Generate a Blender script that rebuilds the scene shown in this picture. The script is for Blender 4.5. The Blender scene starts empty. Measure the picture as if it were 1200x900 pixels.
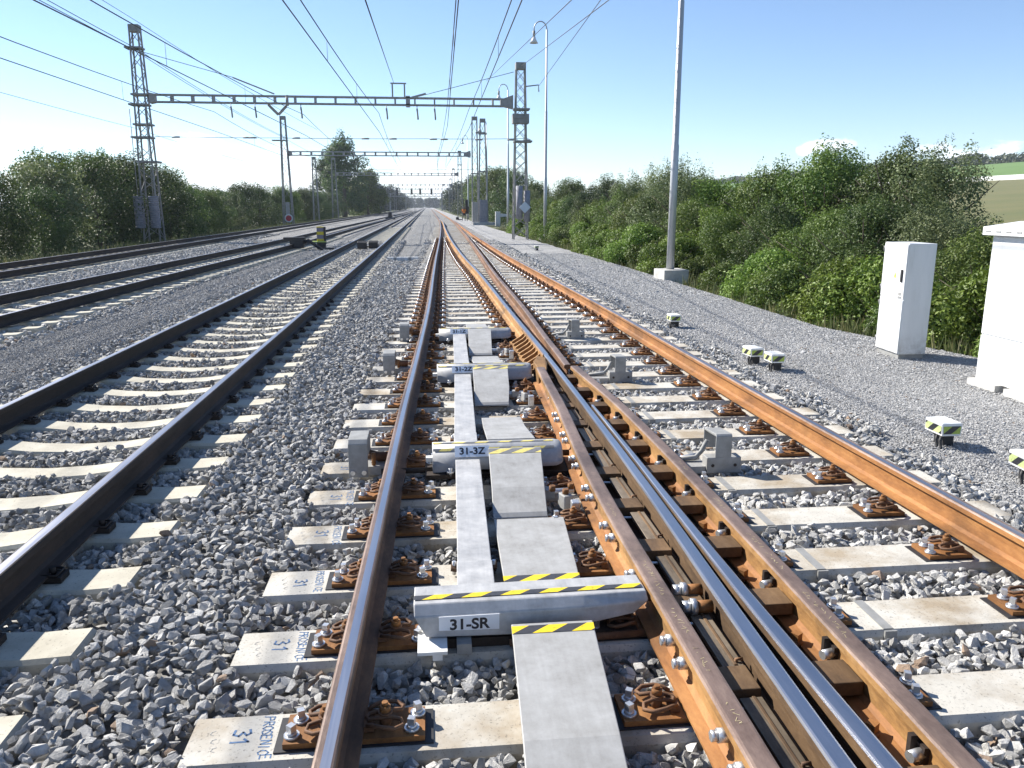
import bpy, bmesh, math, random
import numpy as np
from mathutils import Vector, Matrix, Euler
S = bpy.context.scene
COL = S.collection
R = math.radians
PI = math.pi
random.seed(7)
rng = np.random.default_rng(11)

# ------------------------------------------------------------------ camera, sky, sun, exposure
CAM_H = 1.60
cam = bpy.data.cameras.new('camera')
cam.sensor_width = 36.0
cam.lens = 36.0 * 935 / 1200
cam.clip_start = 0.05
cam.clip_end = 9000
cam_ob = bpy.data.objects.new('camera', cam)
cam_ob.location = (0, 0, CAM_H)
cam_ob.rotation_euler = (PI / 2 - 0.219405, 0, -0.102978)
COL.objects.link(cam_ob)
S.camera = cam_ob

SUN_EL, SUN_ROT = R(36), R(-52)          # rotation clockwise from +Y (ahead): the sun stands ahead on the left
sun = bpy.data.lights.new('sun', 'SUN')
sun.energy = 5.0
sun.angle = R(0.5)
sun.color = (1.0, 0.95, 0.87)
sun_ob = bpy.data.objects.new('sun', sun)
d = Vector((math.sin(SUN_ROT) * math.cos(SUN_EL), math.cos(SUN_ROT) * math.cos(SUN_EL), math.sin(SUN_EL)))
sun_ob.rotation_euler = d.to_track_quat('Z', 'Y').to_euler()
COL.objects.link(sun_ob)

world = bpy.data.worlds.new('World')
S.world = world
world.use_nodes = True
wn, wl = world.node_tree.nodes, world.node_tree.links
wn.clear()
w_out = wn.new('ShaderNodeOutputWorld')
w_bg = wn.new('ShaderNodeBackground')
w_bg.inputs['Strength'].default_value = 0.089
sky = wn.new('ShaderNodeTexSky')
sky.sky_type = 'NISHITA'
sky.sun_disc = False
sky.sun_elevation = SUN_EL
sky.sun_rotation = SUN_ROT
sky.altitude = 200
sky.air_density = 0.85
sky.dust_density = 0.0
sky.ozone_density = 2.2
# a few low cumulus clouds: noise above the horizon, thickest in the two places where they stand
tc = wn.new('ShaderNodeTexCoord')
def wmath(op, a, b=None, c=None):
    n = wn.new('ShaderNodeMath'); n.operation = op
    for i, v in enumerate((a, b, c)):
        if v is None: continue
        if isinstance(v, (int, float)): n.inputs[i].default_value = v
        else: wl.new(v, n.inputs[i])
    return n.outputs[0]
sep = wn.new('ShaderNodeSeparateXYZ'); wl.new(tc.outputs['Generated'], sep.inputs[0])
mp = wn.new('ShaderNodeMapping'); mp.inputs['Scale'].default_value = (1, 1, 1.7)
wl.new(tc.outputs['Generated'], mp.inputs[0])
nz = wn.new('ShaderNodeTexNoise'); nz.inputs['Scale'].default_value = 24; nz.inputs['Detail'].default_value = 7; nz.inputs['Roughness'].default_value = 0.55
wl.new(mp.outputs[0], nz.inputs['Vector'])
az = wmath('ARCTAN2', sep.outputs[0], sep.outputs[1])
def cloud_bank(az0, waz, z0, wz):
    a = wmath('DIVIDE', wmath('SUBTRACT', az, az0), waz)
    b = wmath('DIVIDE', wmath('SUBTRACT', sep.outputs[2], z0), wz)
    r = wmath('ADD', wmath('MULTIPLY', a, a), wmath('MULTIPLY', b, b))
    return wmath('MAXIMUM', wmath('SUBTRACT', 1.0, r), 0.0)
bank = wmath('MAXIMUM', wmath('MULTIPLY', cloud_bank(-0.20, 0.18, 0.022, 0.048), 0.82), wmath('MULTIPLY', cloud_bank(-0.262, 0.045, 0.05, 0.045), 1.0))
bank = wmath('MAXIMUM', bank, wmath('MULTIPLY', cloud_bank(0.0, 0.16, 0.03, 0.028), 0.8))
bank = wmath('MAXIMUM', bank, wmath('MULTIPLY', cloud_bank(0.466, 0.034, 0.062, 0.016), 0.92))
bank = wmath('MAXIMUM', bank, wmath('MULTIPLY', cloud_bank(0.60, 0.10, 0.048, 0.020), 0.68))
bank = wmath('MAXIMUM', bank, wmath('MULTIPLY', cloud_bank(-2.2, 0.6, 0.06, 0.05), 0.8))
bank = wmath('MAXIMUM', bank, wmath('MULTIPLY', cloud_bank(2.4, 0.5, 0.06, 0.05), 0.8))
cl = wmath('SUBTRACT', wmath('ADD', wmath('MULTIPLY', bank, 0.50), wmath('MULTIPLY', nz.outputs['Fac'], 1.5)), 0.93)
cl = wmath('MULTIPLY', cl, 3.2)
clamp = wn.new('ShaderNodeClamp'); wl.new(wmath('MULTIPLY', cl, wmath('GREATER_THAN', bank, 0.001)), clamp.inputs[0])
mix = wn.new('ShaderNodeMix'); mix.data_type = 'RGBA'
wl.new(wmath('MULTIPLY', clamp.outputs[0], 0.8), mix.inputs['Factor'])
tint = wn.new('ShaderNodeMix'); tint.data_type = 'RGBA'; tint.blend_type = 'MULTIPLY'; tint.inputs['Factor'].default_value = 1.0
wl.new(sky.outputs[0], tint.inputs['A']); tint.inputs['B'].default_value = (0.98, 1.0, 1.06, 1)     # clear rain-washed air: a little bluer all over
wl.new(tint.outputs['Result'], mix.inputs['A'])
mix.inputs['B'].default_value = (10.5, 10.7, 11.0, 1)
wl.new(mix.outputs['Result'], w_bg.inputs['Color'])
wl.new(w_bg.outputs[0], w_out.inputs[0])

S.view_settings.view_transform = 'Standard'
S.view_settings.look = 'None'
S.view_settings.exposure = 0.98
S.view_settings.gamma = 1.0
S.cycles.max_bounces = 6
S.cycles.transparent_max_bounces = 8
S.cycles.use_denoising = True

# ------------------------------------------------------------------ materials
MATS = {}
class NT:
    """a little helper round one node tree"""
    def __init__(s, name):
        s.m = bpy.data.materials.new(name); s.m.use_nodes = True
        s.n, s.l = s.m.node_tree.nodes, s.m.node_tree.links
        s.b = s.n['Principled BSDF']
        tc = s.n.new('ShaderNodeTexCoord'); oi = s.n.new('ShaderNodeObjectInfo')
        s.rand = oi.outputs['Random']; s.oi = oi
        mul = s.n.new('ShaderNodeMath'); mul.operation = 'MULTIPLY'; mul.inputs[1].default_value = 37.0
        s.l.new(s.rand, mul.inputs[0])
        add = s.n.new('ShaderNodeVectorMath'); add.operation = 'ADD'
        s.l.new(tc.outputs['Object'], add.inputs[0]); s.l.new(mul.outputs[0], add.inputs[1])
        s.raw = tc.outputs['Object']; s.co = add.outputs[0]
    def set(s, sock, v):
        i = s.b.inputs[sock]
        if isinstance(v, (int, float)): i.default_value = v
        elif isinstance(v, tuple): i.default_value = (*v, 1) if len(v) == 3 else v
        else: s.l.new(v, i)
    def map(s, scale, co=None, rot=(0, 0, 0)):
        n = s.n.new('ShaderNodeMapping'); n.inputs['Scale'].default_value = scale; n.inputs['Rotation'].default_value = rot
        s.l.new(co or s.co, n.inputs[0]); return n.outputs[0]
    def noise(s, scale, detail=4, rough=0.55, co=None):
        n = s.n.new('ShaderNodeTexNoise'); n.inputs['Scale'].default_value = scale
        n.inputs['Detail'].default_value = detail; n.inputs['Roughness'].default_value = rough
        s.l.new(co or s.co, n.inputs['Vector']); return n.outputs['Fac']
    def voro(s, scale, feature='F1', out='Distance', co=None):
        n = s.n.new('ShaderNodeTexVoronoi'); n.feature = feature; n.inputs['Scale'].default_value = scale
        s.l.new(co or s.co, n.inputs['Vector']); return n.outputs[out]
    def ramp(s, fac, stops):
        n = s.n.new('ShaderNodeValToRGB'); e = n.color_ramp.elements
        while len(e) < len(stops): e.new(0.5)
        for k, (p, c) in enumerate(stops):
            e[k].position = p
            e[k].color = (c, c, c, 1) if isinstance(c, (int, float)) else (*c, 1)
        s.l.new(fac, n.inputs[0]); return n.outputs[0]
    def mix(s, fac, a, b, mode='MIX'):
        n = s.n.new('ShaderNodeMix'); n.data_type = 'RGBA'; n.blend_type = mode
        for sock, v in (('Factor', fac), ('A', a), ('B', b)):
            i = n.inputs[sock]
            if isinstance(v, (int, float)): i.default_value = v
            elif isinstance(v, tuple): i.default_value = (*v, 1)
            else: s.l.new(v, i)
        return n.outputs['Result']
    def math(s, op, a, b=0.0):
        n = s.n.new('ShaderNodeMath'); n.operation = op
        for i, v in enumerate((a, b)):
            if isinstance(v, (int, float)): n.inputs[i].default_value = v
            else: s.l.new(v, n.inputs[i])
        return n.outputs[0]
    def bump(s, h, strength=0.3, dist=0.01):
        n = s.n.new('ShaderNodeBump'); n.inputs['Strength'].default_value = strength; n.inputs['Distance'].default_value = dist
        s.l.new(h, n.inputs['Height']); s.l.new(n.outputs[0], s.b.inputs['Normal'])

def M(name, stops, scale=8, rough=0.7, metal=0.0, bump=0.2, bscale=None, bdist=0.004, stretch=(1, 1, 1), detail=5, spec=None):
    t = NT(name)
    co = t.map(stretch)
    t.set('Base Color', t.ramp(t.noise(scale, detail, 0.6, co), stops))
    t.set('Roughness', rough); t.set('Metallic', metal)
    if spec is not None: t.set('Specular IOR Level', spec)
    if bump: t.bump(t.noise(bscale or scale * 4, 6, 0.65, co), bump, bdist)
    MATS[name] = t.m
    return t

# concrete sleepers: pale, speckled with pits and stained
t = NT('sleeper_concrete')
base = t.ramp(t.noise(5, 6, 0.62), [(0.25, (0.40, 0.375, 0.325)), (0.5, (0.53, 0.505, 0.445)), (0.75, (0.61, 0.585, 0.52))])
pits = t.ramp(t.noise(90, 3, 0.6), [(0.30, 0.45), (0.42, 1.0)])
st = t.ramp(t.noise(1.7, 5, 0.7), [(0.35, (0.62, 0.52, 0.40)), (0.55, (1, 1, 1))])
c = t.mix(1.0, t.mix(1.0, base, pits, 'MULTIPLY'), st, 'MULTIPLY')
t.set('Base Color', t.mix(t.math('MULTIPLY', t.rand, 0.22), c, (0.38, 0.37, 0.34))); t.set('Roughness', 0.85)
t.bump(t.noise(70, 6, 0.7), 0.35, 0.004); MATS['sleeper_concrete'] = t.m
t = NT('track_sleeper_concrete')
base = t.ramp(t.noise(4, 6, 0.62), [(0.25, (0.36, 0.33, 0.26)), (0.6, (0.52, 0.49, 0.40)), (0.8, (0.58, 0.55, 0.46))])
pits = t.ramp(t.noise(70, 3, 0.6), [(0.28, 0.5), (0.4, 1.0)])
t.set('Base Color', t.mix(1.0, base, pits, 'MULTIPLY')); t.set('Roughness', 0.88)
t.bump(t.noise(60, 6, 0.7), 0.35, 0.004); MATS['track_sleeper_concrete'] = t.m
M('plain_concrete', [(0.3, (0.40, 0.39, 0.36)), (0.7, (0.55, 0.54, 0.51))], 6, 0.85, bump=0.3)
M('grey_weights', [(0.3, (0.20, 0.20, 0.23)), (0.7, (0.30, 0.30, 0.33))], 6, 0.8, bump=0.3)
# rust in three strengths
def rust(name, a, b, c, rough=0.72, metal=0.15):
    t = NT(name)
    big = t.noise(3.0, 6, 0.65, t.map((3, 0.8, 3)))
    fine = t.noise(55, 5, 0.7, t.map((1, 0.35, 1)))
    col = t.ramp(t.math('ADD', t.math('MULTIPLY', big, 0.65), t.math('MULTIPLY', fine, 0.35)), [(0.32, a), (0.5, b), (0.68, c)])
    blot = t.ramp(t.noise(1.1, 6, 0.7), [(0.36, 0.55), (0.52, 1.0)]); var = t.math('ADD', 0.72, t.math('MULTIPLY', t.rand, 0.45))
    col = t.mix(1.0, t.mix(1.0, col, blot, 'MULTIPLY'), var, 'MULTIPLY')
    t.set('Base Color', col); t.set('Roughness', rough); t.set('Metallic', metal)
    t.bump(fine, 0.45, 0.003); MATS[name] = t.m
rust('orange_rust', (0.15, 0.062, 0.018), (0.27, 0.118, 0.035), (0.38, 0.185, 0.060))
rust('brown_rust', (0.085, 0.045, 0.026), (0.17, 0.085, 0.042), (0.27, 0.14, 0.065))
rust('ochre_rust', (0.15, 0.075, 0.025), (0.31, 0.165, 0.055), (0.42, 0.25, 0.10))
rust('cradle_rust_shaded', (0.075, 0.045, 0.025), (0.15, 0.088, 0.042), (0.23, 0.145, 0.075))  # rust made darker to put the trough's deep shade into the colour
rust('slide_metal', (0.13, 0.10, 0.07), (0.22, 0.175, 0.125), (0.30, 0.25, 0.19), 0.55, 0.3)
rust('dark_rust', (0.014, 0.011, 0.009), (0.032, 0.022, 0.017), (0.055, 0.036, 0.026))
rust('worn_head', (0.13, 0.085, 0.065), (0.21, 0.145, 0.115), (0.30, 0.215, 0.165), 0.5, 0.35)
def steel(name, col, rough):
    t = NT(name)
    sc = t.noise(60, 4, 0.6, t.map((1.2, 0.02, 1)))
    bl = t.noise(1.3, 4, 0.6)
    t.set('Base Color', t.mix(t.ramp(bl, [(0.35, 0.0), (0.75, 0.55)]), col, tuple(x * 0.62 for x in col)))
    t.set('Metallic', 1.0); t.set('Roughness', t.math('ADD', t.math('MULTIPLY', sc, 0.22), rough - 0.1))
    t.bump(sc, 0.06, 0.001); MATS[name] = t.m
steel('bright_steel', (0.55, 0.54, 0.56), 0.33)
steel('dull_steel', (0.45, 0.43, 0.45), 0.36)
# aluminium and galvanised covers: mottled with faint scratches
t = NT('cover_metal')
mot = t.noise(9, 7, 0.7); scr = t.noise(45, 3, 0.6, t.map((1, 0.06, 1), rot=(0, 0, 0.5)))
t.set('Base Color', t.ramp(t.math('ADD', t.math('MULTIPLY', mot, 0.75), t.math('MULTIPLY', scr, 0.25)), [(0.25, (0.24, 0.237, 0.23)), (0.45, (0.38, 0.378, 0.375)), (0.58, (0.45, 0.448, 0.445)), (0.75, (0.57, 0.567, 0.56))]))
t.set('Metallic', 0.15); t.set('Roughness', t.ramp(mot, [(0.3, 0.45), (0.7, 0.7)])); t.bump(t.noise(28, 6, 0.7), 0.10, 0.003); MATS['cover_metal'] = t.m
t = NT('plate_metal')
mot = t.noise(7, 8, 0.72); scr = t.noise(45, 3, 0.6, t.map((1, 0.06, 1), rot=(0, 0, 0.5)))
t.set('Base Color', t.ramp(t.math('ADD', t.math('MULTIPLY', mot, 0.8), t.math('MULTIPLY', scr, 0.2)), [(0.25, (0.20, 0.190, 0.172)), (0.42, (0.32, 0.314, 0.298)), (0.58, (0.39, 0.386, 0.373)), (0.75, (0.48, 0.476, 0.462))]))
t.set('Metallic', 0.2); t.set('Roughness', 0.62); t.bump(t.noise(35, 6, 0.7), 0.14, 0.003); MATS['plate_metal'] = t.m
M('bracket_paint', [(0.3, (0.23, 0.23, 0.22)), (0.7, (0.33, 0.33, 0.32))], 14, 0.65, 0.1, 0.15)
M('zinc_bolt', [(0.3, (0.5, 0.5, 0.5)), (0.7, (0.72, 0.72, 0.72))], 60, 0.38, 0.75, 0.1)
M('mast_steel', [(0.3, (0.20, 0.195, 0.19)), (0.7, (0.33, 0.325, 0.315))], 5, 0.65, 0.3, 0.1)
M('pole_galvanised', [(0.3, (0.42, 0.43, 0.44)), (0.7, (0.55, 0.56, 0.57))], 4, 0.5, 0.45, 0.1, stretch=(1, 1, 0.2))
M('beam_steel', [(0.3, (0.26, 0.258, 0.256)), (0.7, (0.38, 0.375, 0.372))], 5, 0.65, 0.3, 0.1)
M('wire_copper', [(0.3, (0.05, 0.055, 0.05)), (0.7, (0.08, 0.085, 0.075))], 5, 0.6, 0.3, 0)
M('black_rubber', [(0.3, (0.012, 0.012, 0.013)), (0.7, (0.03, 0.03, 0.032))], 20, 0.6, 0, 0.1)
t = NT('white_paint')                                             # enamel with dust splashed up from the gravel
sp = t.n.new('ShaderNodeSeparateXYZ'); t.l.new(t.raw, sp.inputs[0])
base = t.ramp(t.noise(4, 8, 0.6, t.map((2, 2, 0.35))), [(0.25, (0.58, 0.585, 0.57)), (0.4, (0.66, 0.67, 0.665)), (0.7, (0.72, 0.725, 0.72))])
splash = t.math('MULTIPLY', t.ramp(sp.outputs[2], [(0.06, 1.0), (0.34, 0.0)]), t.ramp(t.noise(14, 7, 0.7), [(0.38, 0.0), (0.62, 0.75)]))
t.set('Base Color', t.mix(splash, base, (0.33, 0.31, 0.28))); t.set('Roughness', 0.45); MATS['white_paint'] = t.m
M('dusty_white', [(0.3, (0.62, 0.62, 0.60)), (0.6, (0.76, 0.76, 0.74))], 12, 0.6, 0, 0.15)
M('lamp_white', [(0.3, (0.6, 0.6, 0.6)), (0.7, (0.7, 0.7, 0.7))], 3, 0.4, 0, 0)
M('label_white', [(0.3, (0.70, 0.72, 0.76)), (0.7, (0.78, 0.80, 0.83))], 12, 0.4, 0, 0)
M('letter_black', [(0.3, (0.012, 0.013, 0.02)), (0.7, (0.02, 0.02, 0.03))], 12, 0.5, 0, 0)
M('chalk_blue', [(0.35, (0.07, 0.14, 0.28)), (0.7, (0.16, 0.25, 0.39))], 60, 0.9, 0, 0)
M('chalk_yellow', [(0.35, (0.45, 0.36, 0.18)), (0.65, (0.62, 0.54, 0.33))], 80, 0.9, 0, 0)
M('signal_yellow', [(0.3, (0.60, 0.46, 0.03)), (0.7, (0.68, 0.54, 0.05))], 12, 0.5, 0, 0)
M('signal_red', [(0.3, (0.42, 0.02, 0.04)), (0.7, (0.5, 0.03, 0.05))], 12, 0.5, 0, 0)
M('sign_blue_white', [(0.3, (0.50, 0.56, 0.63)), (0.7, (0.55, 0.61, 0.67))], 6, 0.4, 0, 0)
M('lime_panel', [(0.3, (0.50, 0.62, 0.14)), (0.7, (0.58, 0.70, 0.2))], 20, 0.5, 0, 0)
M('vest_orange', [(0.3, (0.75, 0.20, 0.03)), (0.7, (0.85, 0.28, 0.05))], 8, 0.7, 0, 0)
M('dark_cloth', [(0.3, (0.015, 0.017, 0.025)), (0.7, (0.03, 0.033, 0.045))], 8, 0.8, 0, 0)
M('skin', [(0.3, (0.42, 0.24, 0.17)), (0.7, (0.5, 0.29, 0.21))], 8, 0.6, 0, 0)
M('bark', [(0.3, (0.06, 0.045, 0.035)), (0.7, (0.14, 0.11, 0.085))], 6, 0.9, 0, 0.5)
def hazard(name, kx, ky, kz, period=0.16, dark=(0.045, 0.045, 0.05), light=(0.78, 0.56, 0.02), duty=0.5):
    t = NT(name)
    sp = t.n.new('ShaderNodeSeparateXYZ'); t.l.new(t.raw, sp.inputs[0])
    v = t.math('ADD', t.math('ADD', t.math('MULTIPLY', sp.outputs[0], kx), t.math('MULTIPLY', sp.outputs[1], ky)), t.math('MULTIPLY', sp.outputs[2], kz))
    f = t.math('FRACT', t.math('DIVIDE', v, period))
    g = t.math('GREATER_THAN', f, duty)
    w = t.ramp(t.noise(40, 5, 0.7), [(0.30, 0.55), (0.48, 1.0)])
    t.set('Base Color', t.mix(1.0, t.mix(g, light, dark), w, 'MULTIPLY')); t.set('Roughness', 0.5); MATS[name] = t.m
hazard('hazard_tape', 1, -1.3, 0.0)
hazard('hazard_worn', 1, -1.3, 0.0, 0.16, (0.17, 0.17, 0.17), (0.66, 0.55, 0.16))
hazard('pole_bands', 0, 0, 1, 0.31, (0.17, 0.16, 0.22), (0.55, 0.45, 0.03), 0.45)
# stones
def stone(name, stops, warm=0.014):
    t = NT(name)
    a = t.ramp(t.rand, stops)
    v = t.ramp(t.noise(2.2, 6, 0.65), [(0.3, 0.68), (0.7, 1.22)])
    c = t.mix(1.0, a, v, 'MULTIPLY')
    odd = t.math('GREATER_THAN', t.math('FRACT', t.math('MULTIPLY', t.rand, 917.0)), 1 - warm)
    c = t.mix(odd, c, (0.30, 0.22, 0.16))
    at = t.n.new('ShaderNodeAttribute'); at.attribute_type = 'INSTANCER'; at.attribute_name = 'tone'
    c = t.mix(1.0, c, at.outputs['Color'], 'MULTIPLY')
    t.set('Base Color', c); t.set('Roughness', 0.88); t.set('Specular IOR Level', 0.3)
    t.bump(t.noise(9, 6, 0.7), 0.5, 0.06); MATS[name] = t.m
stone('ballast_stone', [(0.0, (0.27, 0.265, 0.253)), (0.35, (0.375, 0.369, 0.355)), (0.7, (0.465, 0.458, 0.44)), (0.93, (0.54, 0.53, 0.505)), (1.0, (0.63, 0.61, 0.575))])
stone('gravel_grain', [(0.0, (0.38, 0.377, 0.37)), (0.5, (0.48, 0.476, 0.468)), (0.9, (0.55, 0.546, 0.536)), (1.0, (0.62, 0.615, 0.60))], 0.01)
stone('path_grain', [(0.0, (0.21, 0.209, 0.206)), (0.5, (0.31, 0.308, 0.303)), (0.9, (0.40, 0.397, 0.39)), (1.0, (0.50, 0.497, 0.488))], 0.01)
def bed(name, vs, stops, bump, dist):
    t = NT(name)
    col = t.voro(vs, out='Color'); dst = t.voro(vs)
    sp = t.n.new('ShaderNodeSeparateColor'); t.l.new(col, sp.inputs[0])
    c = t.ramp(sp.outputs[0], stops)
    c = t.mix(1.0, c, t.ramp(t.noise(0.6, 5, 0.6), [(0.3, 0.8), (0.7, 1.15)]), 'MULTIPLY')
    t.set('Base Color', c); t.set('Roughness', 0.9); t.set('Specular IOR Level', 0.2)
    t.bump(t.math('ADD', t.math('MULTIPLY', dst, -1.0), t.math('MULTIPLY', sp.outputs[1], 0.7)), bump, dist); MATS[name] = t.m
bed('ballast_ground', 17, [(0.0, (0.13, 0.128, 0.124)), (0.5, (0.25, 0.247, 0.24)), (1.0, (0.40, 0.395, 0.383))], 0.9, 0.035)  # colour darkened to stand in for the shadows between loose stones
bed('gravel_ground', 75, [(0.0, (0.22, 0.218, 0.215)), (0.5, (0.36, 0.357, 0.352)), (1.0, (0.52, 0.516, 0.508))], 0.9, 0.012)
bed('path_ground', 60, [(0.0, (0.12, 0.12, 0.12)), (0.5, (0.22, 0.22, 0.217)), (1.0, (0.36, 0.36, 0.355))], 0.9, 0.015)
# land: weedy soil near the line, brown stubble and green crop on the rise to the right
t = NT('land')
g = t.n.new('ShaderNodeNewGeometry')
sp = t.n.new('ShaderNodeSeparateXYZ'); t.l.new(g.outputs['Position'], sp.inputs[0])
near = t.ramp(t.noise(0.8, 6, 0.7), [(0.3, (0.055, 0.07, 0.022)), (0.6, (0.10, 0.105, 0.04)), (0.8, (0.16, 0.13, 0.07))])
brown = t.ramp(t.noise(0.05, 6, 0.7), [(0.3, (0.10, 0.115, 0.035)), (0.7, (0.16, 0.145, 0.055))])
green = t.ramp(t.noise(0.03, 6, 0.7), [(0.3, (0.09, 0.17, 0.035)), (0.7, (0.13, 0.215, 0.05))])
c = t.mix(t.math('GREATER_THAN', sp.outputs[0], 45.0), near, brown)
c = t.mix(t.math('GREATER_THAN', sp.outputs[0], 151.0), c, green)
t.set('Base Color', c); t.set('Roughness', 0.95); MATS['land'] = t.m
# leaves: each leaf and each clump has its own green
def leaf(name, stops, trans=0.28):
    t = NT(name)
    at = t.n.new('ShaderNodeAttribute'); at.attribute_name = 'tint'
    c = t.ramp(at.outputs['Fac'], stops)
    hs = t.n.new('ShaderNodeHueSaturation'); t.l.new(c, hs.inputs['Color'])
    t.l.new(t.math('ADD', 0.485, t.math('MULTIPLY', t.rand, 0.03)), hs.inputs['Hue'])
    t.l.new(t.math('ADD', 0.8, t.math('MULTIPLY', t.rand, 0.4)), hs.inputs['Value'])
    t.set('Base Color', hs.outputs[0]); t.set('Roughness', 0.5); t.set('Specular IOR Level', 0.35)
    tr = t.n.new('ShaderNodeBsdfTranslucent'); t.l.new(hs.outputs[0], tr.inputs['Color'])
    mx = t.n.new('ShaderNodeMixShader'); mx.inputs[0].default_value = trans
    t.l.new(t.b.outputs[0], mx.inputs[1]); t.l.new(tr.outputs[0], mx.inputs[2])
    t.l.new(mx.outputs[0], t.n['Material Output'].inputs['Surface']); MATS[name] = t.m
leaf('leaf_dark', [(0.0, (0.036, 0.06, 0.018)), (0.5, (0.068, 0.108, 0.03)), (1.0, (0.125, 0.17, 0.048))])
leaf('leaf_mid', [(0.0, (0.062, 0.1, 0.02)), (0.5, (0.112, 0.166, 0.034)), (1.0, (0.185, 0.245, 0.055))])
leaf('leaf_bright', [(0.0, (0.08, 0.13, 0.02)), (0.5, (0.14, 0.215, 0.032)), (1.0, (0.225, 0.31, 0.06))])
leaf('leaf_grey', [(0.0, (0.08, 0.105, 0.042)), (0.5, (0.132, 0.166, 0.066)), (1.0, (0.215, 0.25, 0.115))])
leaf('grass_blade', [(0.0, (0.05, 0.075, 0.022)), (0.5, (0.10, 0.12, 0.045)), (1.0, (0.26, 0.23, 0.11))])
leaf('far_leaf', [(0.0, (0.05, 0.07, 0.035)), (1.0, (0.09, 0.115, 0.055))])

# ------------------------------------------------------------------ building helpers
def link(name, mesh, parent=None):
    o = bpy.data.objects.new(name, mesh); COL.objects.link(o)
    if parent is not None: o.parent = parent
    return o
def tag(o, label=None, cat=None, group=None, kind=None):
    if label: o['label'] = label
    if cat: o['category'] = cat
    if group: o['group'] = group
    if kind: o['kind'] = kind
    return o
def thing(name, label, cat, loc=(0, 0, 0), rz=0.0, group=None):
    o = bpy.data.objects.new(name, None); COL.objects.link(o)
    o.empty_display_size = 0.2
    o.location = loc; o.rotation_euler = (0, 0, rz)
    return tag(o, label, cat, group)
def copy_tree(o, parent=None):
    c = o.copy(); COL.objects.link(c)
    if parent is not None: c.parent = parent
    for ch in o.children: copy_tree(ch, c)
    return c

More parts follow.
